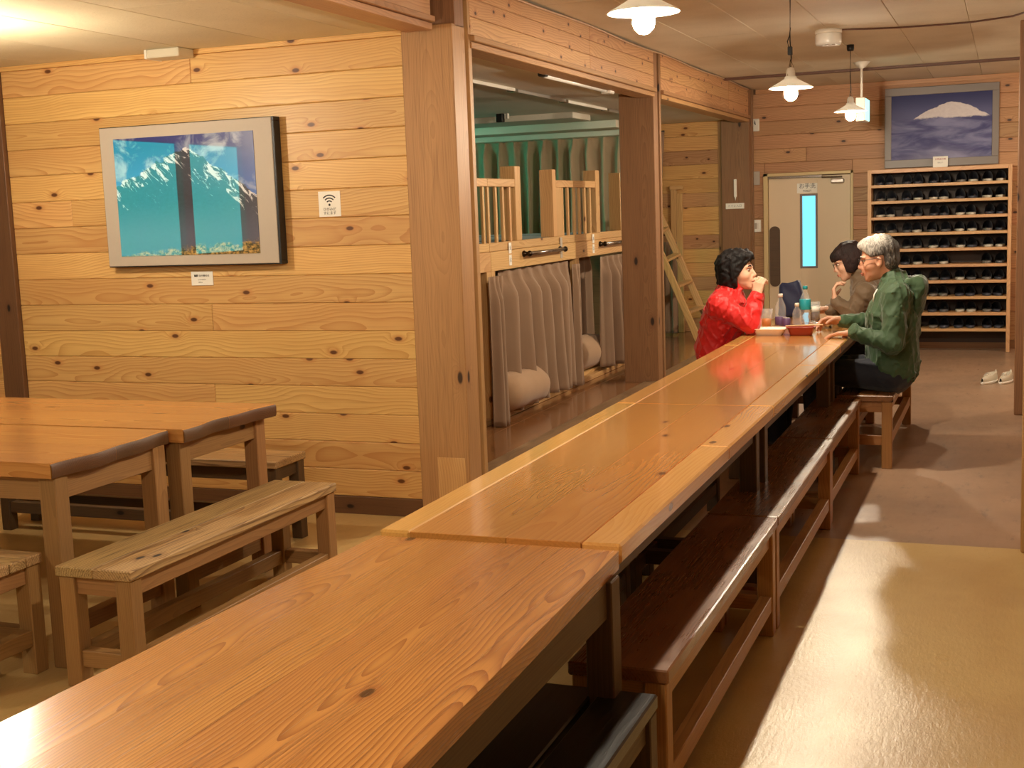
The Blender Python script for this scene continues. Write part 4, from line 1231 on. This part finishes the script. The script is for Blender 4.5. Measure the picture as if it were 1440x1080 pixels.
# ------------------------------------------------------------------ people
class Field:
    """Smooth union of rounded cones and ellipsoids, meshed by surface nets into one skin."""
    def __init__(s, res): s.res = res; s.p = []
    def cap(s, a, b, ra, rb=None, k=.02, sq=None, op='+'):
        s.p.append(('c', np.array(a, float), np.array(b, float), ra, ra if rb is None else rb, k, sq, op)); return s
    def ell(s, c, r, R=None, k=.02, op='+'):
        s.p.append(('e', np.array(c, float), np.array(r, float), np.eye(3) if R is None else np.array(R, float), None, k, None, op)); return s
    def evald(s, disp=None, cut=None):
        lo, hi = [], []
        for q in s.p:
            if q[7] == '-': continue
            if q[0] == 'c':
                r = max(q[3], q[4])*1.3; lo.append(np.minimum(q[1], q[2])-r); hi.append(np.maximum(q[1], q[2])+r)
            else:
                r = max(q[2]); lo.append(q[1]-r); hi.append(q[1]+r)
        lo = np.min(lo, 0)-4*s.res; hi = np.max(hi, 0)+4*s.res
        n = np.ceil((hi-lo)/s.res).astype(int)+1
        ax = [lo[i]+s.res*np.arange(n[i]) for i in range(3)]
        F = np.full(n, .12, np.float32)
        for q in s.p:
            if q[0] == 'c':
                r = max(q[3], q[4])*1.35+q[5]+.03; a0, a1 = np.minimum(q[1], q[2])-r, np.maximum(q[1], q[2])+r
            else:
                r = q[2].max()+q[5]+.03; a0, a1 = q[1]-r, q[1]+r
            i0 = np.clip(np.floor((a0-lo)/s.res).astype(int), 0, n); i1 = np.clip(np.ceil((a1-lo)/s.res).astype(int)+1, 0, n)
            sl = tuple(slice(i0[i], i1[i]) for i in range(3))
            G = np.stack(np.meshgrid(*[ax[i][sl[i]] for i in range(3)], indexing='ij'), -1)
            if q[0] == 'c':
                A, B = q[1], q[2]; d = B-A; L2 = max(d@d, 1e-9)
                P = G-A
                t = np.clip((P@d)/L2, 0, 1)
                V = P-t[..., None]*d
                if q[6] is not None:
                    nx = np.array(q[6][0], float); nx /= np.linalg.norm(nx)
                    V = V+nx*((V@nx)[..., None])*(1/q[6][1]-1)
                D = np.linalg.norm(V, axis=-1)-(q[3]+t*(q[4]-q[3]))
                if q[6] is not None: D = D*min(1, q[6][1])
            else:
                P = (G-q[1])@q[3]
                k0 = np.linalg.norm(P/q[2], axis=-1); k1 = np.linalg.norm(P/q[2]**2, axis=-1)
                D = k0*(k0-1)/np.maximum(k1, 1e-6)
            k = q[5]; old = F[sl]
            if q[7] == '+':
                h = np.clip(.5+.5*(old-D)/k, 0, 1); F[sl] = old*(1-h)+D*h-k*h*(1-h)
            else:
                h = np.clip(.5-.5*(old+D)/k, 0, 1); F[sl] = old*(1-h)-D*h+k*h*(1-h)
        if disp is not None or cut is not None:
            G = np.stack(np.meshgrid(*ax, indexing='ij'), -1)
            if disp is not None: F = F+disp(G)
            if cut is not None: F = np.maximum(F, cut(G))
        return F, lo
    def mesh(s, name, mat, parent=None, disp=None, cut=None, relax=1):
        F, lo = s.evald(disp, cut)
        n = F.shape; ins = F < 0
        c = [slice(0, -1), slice(1, None)]
        cnt = np.zeros([m-1 for m in n], np.int8)
        for i in (0, 1):
            for j in (0, 1):
                for k in (0, 1): cnt += ins[c[i], c[j], c[k]]
        act = (cnt > 0) & (cnt < 8)
        idx = np.full(act.shape, -1, np.int64); cells = np.argwhere(act); idx[act] = np.arange(len(cells))
        acc = np.zeros((len(cells), 3)); num = np.zeros(len(cells))
        I, J, K = cells.T
        for axn in range(3):
            o1, o2 = [a for a in range(3) if a != axn]
            for p in (0, 1):
                for q in (0, 1):
                    d0 = [0, 0, 0]; d0[o1] = p; d0[o2] = q; d1 = list(d0); d1[axn] = 1
                    f0 = F[I+d0[0], J+d0[1], K+d0[2]]; f1 = F[I+d1[0], J+d1[1], K+d1[2]]
                    m = (f0 < 0) != (f1 < 0)
                    t = np.where(m, f0/np.where(m, f0-f1, 1), 0)
                    pos = cells+np.array(d0); pos = pos.astype(float); pos[:, axn] += t
                    acc[m] += pos[m]; num[m] += 1
        V = acc/np.maximum(num, 1)[:, None]*s.res+lo
        faces = []
        for axn in range(3):
            o1, o2 = (axn+1) % 3, (axn+2) % 3
            a = [slice(None)]*3; b = [slice(None)]*3
            a[axn] = slice(0, -1); b[axn] = slice(1, None)
            ch = ins[tuple(a)] != ins[tuple(b)]
            E = np.argwhere(ch)
            ok = (E[:, o1] > 0) & (E[:, o2] > 0) & (E[:, o1] < n[o1]-1) & (E[:, o2] < n[o2]-1)
            E = E[ok]
            def cid(u, v):
                Q = E.copy(); Q[:, o1] -= u; Q[:, o2] -= v
                return idx[Q[:, 0], Q[:, 1], Q[:, 2]]
            quad = np.stack([cid(1, 1), cid(0, 1), cid(0, 0), cid(1, 0)], 1)
            flip = ~ins[tuple(a)][E[:, 0], E[:, 1], E[:, 2]] if len(E) else np.zeros(0, bool)
            quad[flip] = quad[flip][:, ::-1]
            faces.append(quad)
        Q = np.concatenate(faces)
        for _ in range(relax):
            nb = np.zeros_like(V); dg = np.zeros(len(V))
            for e in range(4):
                a, b = Q[:, e], Q[:, (e+1) % 4]
                np.add.at(nb, a, V[b]); np.add.at(nb, b, V[a]); np.add.at(dg, a, 1); np.add.at(dg, b, 1)
            V = V*.5+.5*nb/np.maximum(dg, 1)[:, None]
        me = bpy.data.meshes.new(name)
        me.vertices.add(len(V)); me.vertices.foreach_set('co', V.astype(np.float32).ravel())
        me.loops.add(len(Q)*4); me.loops.foreach_set('vertex_index', Q.astype(np.int32).ravel())
        me.polygons.add(len(Q)); me.polygons.foreach_set('loop_start', np.arange(0, len(Q)*4, 4, dtype=np.int32))
        me.polygons.foreach_set('use_smooth', np.ones(len(Q), bool))
        me.update(calc_edges=True); me.materials.append(mat)
        o = bpy.data.objects.new(name, me)
        return link(o, parent)

V3 = lambda *a: np.array(a, float)
def unit(v): v = np.array(v, float); return v/np.linalg.norm(v)

def hand(F, wrist, fwd, nrm, side, curl, spread=.0, sc=1.0, thumb=.6, thumb_in=.35):
    """Palm of four metacarpals, four unequal jointed fingers and a thumb leaving the palm's side.
    fwd: along the palm; nrm: direction the palm faces; side: towards the thumb."""
    fwd = unit(fwd); nrm = unit(np.array(nrm)-fwd*np.dot(nrm, fwd)); side = unit(np.array(side)-fwd*np.dot(side, fwd)-nrm*np.dot(side, nrm))
    w = np.array(wrist, float)
    for i in range(4):
        off = (1.5-i)*.0195*sc
        k0 = w+side*off*.55+fwd*.012*sc; kn = w+side*off+fwd*(.086-.004*abs(i-1))*sc
        F.cap(k0, kn, .014*sc, .0115*sc, k=.012)
        seg = [(.044, .030, .022), (.049, .034, .024), (.046, .031, .023), (.036, .024, .020)][i]
        cu = curl[i] if isinstance(curl, (list, tuple)) else curl
        p = kn; ang = 0; d0 = unit(fwd+side*(1.5-i)*spread)
        for s, (L, bnd, r0, r1) in enumerate(zip(seg, (.8, 1.15, .8), (.0098, .0088, .0078), (.0088, .0078, .0068))):
            ang += cu*bnd
            d = d0*math.cos(ang)+nrm*math.sin(ang)
            q = p+d*L*sc
            F.cap(p, q, r0*sc, r1*sc, k=.004)
            p = q
    # thumb
    b = w+side*.020*sc+fwd*.022*sc
    t1 = b+unit(side*thumb+fwd*.75+nrm*thumb_in)*.040*sc
    t2 = t1+unit(side*thumb*.35+fwd*.9+nrm*(thumb_in+.3))*.031*sc
    t3 = t2+unit(fwd*.9+nrm*(thumb_in+.6))*.024*sc
    F.cap(b, t1, .0145*sc, .0115*sc, k=.010); F.cap(t1, t2, .0108*sc, .0095*sc, k=.004); F.cap(t2, t3, .0095*sc, .0076*sc, k=.004)

def rotm(f, u):
    f = unit(f); u = unit(np.array(u, float)-f*np.dot(u, f)); l = np.cross(u, f)
    return np.stack([f, l, u], 1)      # columns: forward, left, up

def head_prims(F, c, R, sc=1.0, female=False):
    T = lambda x, y, z: c+R@(np.array([x, y, z])*sc)
    E = lambda p, r, k=.02, op='+': F.ell(T(*p), np.array(r)*sc, R, k, op)
    E((-.012, 0, .030), (.094, .074, .088))                    # cranium
    E((.030, 0, -.030), (.058, .060, .080), .03)               # face
    E((.040, 0, -.078), (.042, .046 if not female else .042, .034), .025)   # jaw
    F.cap(T(.068, -.012, -.102), T(.068, .012, -.102), .017*sc, k=.02)      # chin
    for s in (-1, 1):
        E((.050, s*.040, -.034), (.026, .020, .022), .02)      # cheek
        E((.083, s*.031, .004), (.016, .016, .010), .010, '-') # eye socket
        F.cap(T(.084, s*.014, .019), T(.072, s*.047, .021), .0075*sc, k=.012)   # brow ridge
        E((-.006, s*.074, -.018), (.020, .010, .031), .006)    # ear
        E((.002, s*.081, -.014), (.010, .006, .018), .005, '-')
        E((.094, s*.010, -.037), (.010, .007, .007), .006)     # nostril wing
    F.cap(T(.086, 0, .008), T(.105, 0, -.030), .0075*sc, .0115*sc, k=.010)      # nose
    E((.085, 0, -.058), (.012, .022, .016), .015)              # muzzle
    E((.093, 0, -.0655), (.0085, .021, .0045), .004)           # upper lip
    E((.091, 0, -.0755), (.0085, .018, .005), .004)            # lower lip
    F.cap(T(.088, -.020, -.0706), T(.088, .020, -.0706), .0022*sc, k=.003, op='-')
    return T

def face_details(root, c, R, sc, glasses=None, browmat=None, closed=False):
    T = lambda x, y, z: Vector(c+R@(np.array([x, y, z])*sc))
    Mx = Matrix([list(R[0]), list(R[1]), list(R[2])]).to_4x4()
    for s in (-1, 1):
        o = lathe('eye', [(0, -.0095), (.0055, -.0077), (.0086, -.004), (.0095, 0), (.0086, .004), (.0055, .0077), (0, .0095)], M['eye'], root, T(.0735, s*.031, .001), seg=16)
        i = lathe('iris', [(0, .0016), (.0035, .001), (.0048, 0)], M['iris'], o, Vector(R@np.array([.0089, s*.001, -.001])), seg=14)
        i.rotation_euler = (Mx @ Matrix.Rotation(PI/2, 4, 'Y')).to_euler()
        tube('eyelid', [T(.0825, s*.019, .002), T(.0865, s*.027, .0055), T(.0850, s*.036, .0050), T(.077, s*.044, .001)], [.0018, .0034, .0034, .0018], M['lid'], root, seg=6)
        tube('eyebrow', [T(.092, s*.014, .023), T(.090, s*.028, .029), T(.081, s*.043, .027), T(.073, s*.052, .020)], [.0025, .0036, .003, .0015], browmat, root, seg=6)
    tube('lip', [T(.0935, -.020, -.0690), T(.1010, -.010, -.0660), T(.1020, 0, -.0672), T(.1010, .010, -.0660), T(.0935, .020, -.0690)], [.001, .003, .0034, .003, .001], M['lip'], root, seg=8)
    tube('lip', [T(.0930, -.018, -.0725), T(.0985, -.008, -.0762), T(.0993, 0, -.0770), T(.0985, .008, -.0762), T(.0930, .018, -.0725)], [.001, .003, .0036, .003, .001], M['lip'], root, seg=8)
    if glasses:
        g = empty('glasses', (0, 0, 0), parent=root)
        for s in (-1, 1):
            pts = []
            for k in range(25):
                a = 2*PI*k/24
                pts.append(T(.104-.010*abs(math.cos(a)+.2*s) if False else .1035, s*.033+.024*math.copysign(abs(math.cos(a))**.7, math.cos(a)), .0+.0165*math.copysign(abs(math.sin(a))**.7, math.sin(a))))
            tube('rim', pts, .0013, M['black'] if glasses == 'dark' else M['darksteel'], g, seg=6, cap=False)
            tube('temple', [T(.1035, s*.057, .006), T(.098, s*.0645, .007), T(.05, s*.0735, .008), T(.0, s*.0805, .006), (T(-.018, s*.082, -.004))], .0017, M['black'], g, seg=6)
        tube('bridge', [T(.1035, -.0095, .003), T(.107, 0, .007), T(.1035, .0095, .003)], .0013, M['black'], g, seg=6)

def folds(amp, seeds):
    """Cloth creases: skewed, broken ridges at two sizes running over trunk and sleeves."""
    rnd = np.random.RandomState(seeds)
    W_ = []
    for k in range(14):
        d = rnd.normal(size=3); d /= np.linalg.norm(d)
        fr = rnd.uniform(40, 90) if k < 7 else rnd.uniform(90, 170)
        W_.append((d*fr, rnd.uniform(0, 6.28), rnd.normal(size=3)*16, rnd.uniform(0, 6.28), 1.0 if k < 7 else .55))
    def f(G):
        s = 0
        for w, p, w2, p2, a in W_:
            m = np.clip(.5+.9*np.sin(G@w2*.8+p2*2), 0, 1)
            s = s+a*(1-np.abs(np.sin(G@w*.5+p+1.8*np.sin(G@w2+p2))))**2.6*m
        return (-(s/3.2)+.30).astype(np.float32)*amp
    return f

def person(label, skinm, jacket, trouser, hairm, J, female=False, sc=1.0, hairkind='short', glasses=None, res=.0048, foldamp=.016, seed=1, bulk=1.0):
    root = None
    R = rotm(J['hf'], J['hu']); hc = np.array(J['hc'], float)
    # body: a single continuous surface
    B = Field(res)
    T = head_prims(B, hc, R, sc, female)
    B.cap(T(-.030, 0, -.050), J['nb'], .052*sc, .054*sc, k=.025)
    cR = J['lat']      # lateral axis of the trunk (towards the left side)
    ch, pel = np.array(J['ch']), np.array(J['pel'])
    for k in (0, 1):
        S, E_, Wr = [np.array(J[n][k], float) for n in ('sh', 'el', 'wr')]
        B.cap(J['nb'], S, .040, .040, k=.02)
        B.cap(S, E_, .043, .034, k=.02); B.cap(E_, Wr, .034, .023, k=.015)
        H, Kn, An = [np.array(J[n][k], float) for n in ('hip', 'kn', 'an')]
        B.cap(H, Kn, .072, .050, k=.03); B.cap(Kn, An, .046, .030, k=.02)
        B.cap(An+V3(0, 0, -.035), An+unit(J['toe'])*.15+V3(0, 0, -.045), .032, .026, k=.02)
        h = J['hand'][k]
        B.cap(Wr, Wr+unit(h['fwd'])*.02, .023, .022, k=.012)
        hand(B, Wr, **h)
    B.cap(np.array(J['nb'])-V3(0, 0, .05), ch, .050, .080, k=.02, sq=(cR, 1.3)); B.cap(ch, pel, .095, .11, k=.05, sq=(cR, 1.25))
    root = B.mesh('person', skinm)
    tag(root, label, 'person')
    face_details(root, hc, R, sc, glasses, hairm if hairkind != 'grey' else M['hair_grey'])
    # trousers
    P = Field(.007)
    P.cap(pel+unit(ch-pel)*.13, pel-V3(0, 0, .012), .115*bulk, .122*bulk, k=.04, sq=(cR, 1.3))
    for k in (0, 1):
        H, Kn, An = [np.array(J[n][k], float) for n in ('hip', 'kn', 'an')]
        P.cap(H, Kn, .092, .070, k=.04); P.cap(Kn, An+V3(0, 0, .015), .068, .055, k=.03)
    P.mesh('trousers', trouser, root, disp=folds(.010, seed+50))
    for k in (0, 1):
        An = np.array(J['an'][k], float); S_ = Field(.006); tdir = unit(J['toe'])
        S_.cap(An+V3(0, 0, -.03)-tdir*.03, An+tdir*.17+V3(0, 0, -.043), .043, .036, k=.02, sq=((0, 0, 1), .95))
        flo = An[2]-.088
        S_.mesh('shoe', M['shoe'], root, cut=lambda G, fz=flo: (fz-G[..., 2]).astype(np.float32))
    # jacket
    K = Field(.0058)
    b = bulk
    K.cap(np.array(J['nb'])+V3(0, 0, -.03), ch, .098*b, .128*b, k=.05, sq=(cR, 1.35))
    K.cap(ch, pel+V3(0, 0, J.get('hem', .02)), .128*b, .142*b, k=.06, sq=(cR, 1.28))
    for k in (0, 1):
        S, E_, Wr = [np.array(J[n][k], float) for n in ('sh', 'el', 'wr')]
        K.cap(np.array(J['nb'])+V3(0, 0, -.04), S, .080*b, .070*b, k=.05)
        K.cap(S, E_, .068*b, .058*b, k=.035)
        K.cap(E_, Wr-unit(Wr-E_)*.005, .056*b, .039, k=.02)
    up = R[:, 2]; neck = np.array(J['nb'])
    # standing collar
    K.cap(neck-V3(0, 0, .01), neck+unit(T(-.035, 0, -.05)-neck)*J.get('col', .05), .080, .072, k=.02)
    fd = folds(foldamp, seed)
    K.mesh('jacket', jacket, root, disp=fd, relax=1)
    # hair
    Hh = Field(.0045); E = lambda p, r, k=.02, op='+': Hh.ell(T(*p), np.array(r)*sc, R, k, op)
    inv = lambda G: (G-hc)@R/sc
    rn = np.random.RandomState(seed)
    ws = [(rn.normal(size=3)*np.array([90, 90, 25]), rn.uniform(0, 6)) for _ in range(5)]
    def strands(G):
        q = inv(G); s = 0
        for w, p in ws: s = s+np.sin(q@w+p)
        return (s*.0011).astype(np.float32)
    if hairkind in ('short', 'grey'):
        E((-.018, 0, .044), (.105, .086, .094)); E((-.056, 0, -.018), (.060, .076, .068)); E((.052, .0, .088), (.048, .055, .034), .03)
        def cut(G):
            q = inv(G)
            a = q[..., 0]-.060-np.clip((q[..., 2]-.045)*1.1, -.02, .060)      # hairline
            side = np.minimum(q[..., 0]+.022, -(q[..., 2]-.012))*1.0         # around the ears
            low = np.minimum(np.maximum(q[..., 0]+.012, -.2), .03)
            ear = np.where((q[..., 0] > -.036) & (q[..., 2] < .020), np.minimum(q[..., 0]+.036, .020-q[..., 2]), -1)
            nape = (-.088-q[..., 2])
            return np.maximum(np.maximum(a, ear), nape).astype(np.float32)*sc
    elif hairkind == 'curly':
        E((-.024, 0, .042), (.116, .098, .098)); E((-.066, 0, -.040), (.068, .088, .085), .03); E((.046, 0, .084), (.060, .066, .042), .03)
        for s in (-1, 1): E((-.016, s*.074, -.034), (.056, .030, .070), .03)
        def cut(G):
            q = inv(G)
            a = np.where(q[..., 2] < .062, q[..., 0]-.040-np.clip(q[..., 2]*.75, -.03, .05), -1)
            nape = (-.118-q[..., 2]-.25*q[..., 0])
            return np.maximum(a, nape).astype(np.float32)*sc
    else:   # bob with fringe
        E((-.016, 0, .038), (.104, .086, .092)); E((-.050, 0, -.030), (.062, .078, .078), .03); E((.060, 0, .048), (.044, .060, .042), .03)
        for s in (-1, 1): E((.006, s*.070, -.018), (.052, .020, .070), .025)
        def cut(G):
            q = inv(G)
            a = np.where(q[..., 2] < .024, q[..., 0]-.042, -1)
            nape = (-.112-q[..., 2])
            return np.maximum(a, nape).astype(np.float32)*sc
    big = .5 if hairkind == 'curly' else 1
    def curls(G):
        q = inv(G)
        return strands(G)+((np.sin(q[..., 0]*95+2*np.sin(q[..., 2]*60))*np.sin(q[..., 1]*88)*np.sin(q[..., 2]*80))*(.007 if hairkind == 'curly' else .0015)).astype(np.float32)
    Hh.mesh('hair', hairm, root, disp=curls, cut=cut, relax=1)
    return root, T

# man in green, seated on the right, looking across the table
Jm = dict(hc=(-.690, 7.50, 1.150), hf=(-1, -.06, -.16), hu=(-.10, 0, 1), nb=(-.583, 7.50, .985), ch=(-.605, 7.50, .83), pel=(-.610, 7.50, .52), lat=(0, 1, 0), hem=.03,
          sh=((-.575, 7.325, .945), (-.590, 7.675, .945)), el=((-.590, 7.235, .700), (-.700, 7.80, .760)), wr=((-.800, 7.275, .752), (-.905, 7.66, .785)),
          hip=((-.63, 7.41, .50), (-.63, 7.59, .50)), kn=((-1.04, 7.38, .52), (-1.04, 7.60, .52)), an=((-1.02, 7.38, .10), (-1.02, 7.60, .10)), toe=(-1, 0, 0),
          hand=(dict(fwd=(-1, .10, -.05), nrm=(0, -.1, -1), side=(-.1, 1, 0), curl=.28, spread=.05, thumb=.55),
                dict(fwd=(-1, -.20, .05), nrm=(.1, -.6, -.8), side=(-.2, -.6, .7), curl=.55, thumb=.45)))
man, Tm = person('grey-haired man with glasses in a green hooded jacket, seated on the right', M['skin2'], M['green'], M['trousers'], M['hair_grey'], Jm, hairkind='grey', glasses='dark', seed=3, foldamp=.020, bulk=1.05)
# hood lying on his back, zip, pocket flap
Hd = Field(.006)
Hd.cap((-.520, 7.405, 1.015), (-.470, 7.44, 1.000), .030, .042, k=.03); Hd.cap((-.520, 7.595, 1.015), (-.470, 7.56, 1.000), .030, .042, k=.03)
Hd.cap((-.470, 7.44, 1.000), (-.470, 7.56, 1.000), .042, k=.03)
Hd.ell((-.470, 7.50, .955), (.040, .125, .085), k=.035); Hd.ell((-.478, 7.50, .890), (.034, .095, .080), k=.035)
Hd.mesh('hood', M['green'], man, disp=folds(.012, 77))
tube('drawcord', [(-.685, 7.42, .985), (-.70, 7.405, .955), (-.705, 7.40, .915)], .004, M['card'], man, seg=6)
tube('pocket_zip', [(-.640, 7.338, .665), (-.628, 7.335, .625), (-.622, 7.335, .585)], .0035, M['silver'], man, seg=6)

# woman in red, elbows on the table, hands clasped before her mouth
Jr = dict(hc=(-1.505, 7.60, 1.090), hf=(1, -.06, .06), hu=(0, 0, 1), nb=(-1.565, 7.60, .945), ch=(-1.590, 7.60, .80), pel=(-1.640, 7.60, .52), lat=(0, 1, 0), hem=.10, col=.08,
          sh=((-1.575, 7.765, .895), (-1.590, 7.435, .895)), el=((-1.455, 7.755, .790), (-1.400, 7.435, .785)), wr=((-1.395, 7.665, .945), (-1.378, 7.515, .942)),
          hip=((-1.64, 7.68, .50), (-1.64, 7.52, .50)), kn=((-1.25, 7.72, .52), (-1.25, 7.50, .52)), an=((-1.27, 7.72, .10), (-1.27, 7.50, .10)), toe=(1, 0, 0),
          hand=(dict(fwd=(.10, -.30, 1), nrm=(.35, -1, -.25), side=(-1, -.3, .2), curl=.85, sc=.95, thumb=.5),
                dict(fwd=(.10, .30, 1), nrm=(.35, 1, -.25), side=(-1, .3, .2), curl=.80, sc=.95, thumb=.5)))
red, Tr = person('woman with black wavy hair in a bright red jacket, elbows on the table', M['skin1'], M['red'], M['trousers'], M['hair_black'], Jr, female=True, sc=.96, hairkind='curly', seed=8, foldamp=.018, bulk=.93)
Cl = Field(.005); Cl.cap(np.array(Jr['nb'])+V3(.0, 0, -.0), np.array(Jr['nb'])+V3(.022, 0, .052), .066, .060, k=.02)
Cl.mesh('collar', M['collar'], red)
for s, (e, w) in enumerate(zip(Jr['el'], Jr['wr'])):
    e, w = Vector(e), Vector(w); d = (w-e).normalized()
    tube('cuff', [w-d*.03, w-d*.012, w+d*.002], [.0415, .0405, .037], M['collar'] if s == 0 else M['red'], red, seg=18)

# woman in brown behind the man, chin on hand
Jw = dict(hc=(-.955, 8.42, 1.100), hf=(-1, -.16, -.38), hu=(-.40, 0, 1), nb=(-.845, 8.42, .945), ch=(-.790, 8.42, .80), pel=(-.690, 8.42, .52), lat=(0, 1, 0), hem=.08, col=.075,
          sh=((-.835, 8.255, .895), (-.835, 8.585, .895)), el=((-.915, 8.215, .780), (-.930, 8.62, .780)), wr=((-1.015, 8.235, .850), (-1.075, 8.42, .785)),
          hip=((-.69, 8.34, .50), (-.69, 8.50, .50)), kn=((-1.08, 8.32, .52), (-1.08, 8.52, .52)), an=((-1.06, 8.32, .10), (-1.06, 8.52, .10)), toe=(-1, 0, 0),
          hand=(dict(fwd=(-.20, .30, 1), nrm=(.9, .2, .2), side=(.2, 1, .1), curl=.75, sc=.95, thumb=.6),
                dict(fwd=(-1, -.3, .0), nrm=(.1, -.6, -.8), side=(-.2, -.6, .7), curl=.6, sc=.95, thumb=.45)))
wom, Tw = person('woman with a dark fringe in a brown jacket, chin on hand, behind the man', M['skin1'], M['olive'], M['trousers'], M['hair_brown'], Jw, female=True, sc=.96, hairkind='bob', glasses='dark', seed=14, foldamp=.015, bulk=.92)
t = thing('phone', 'small black and white item held in the fingers of the woman in brown', 'phone', (-1.165, 8.36, .775), .5)
board('case', -.034, .034, -.006, .006, -.05, .05, M['black'], t, bev=.003)
board('screen', -.030, .030, -.008, -.005, -.044, .044, M['card'], t, bev=.001)
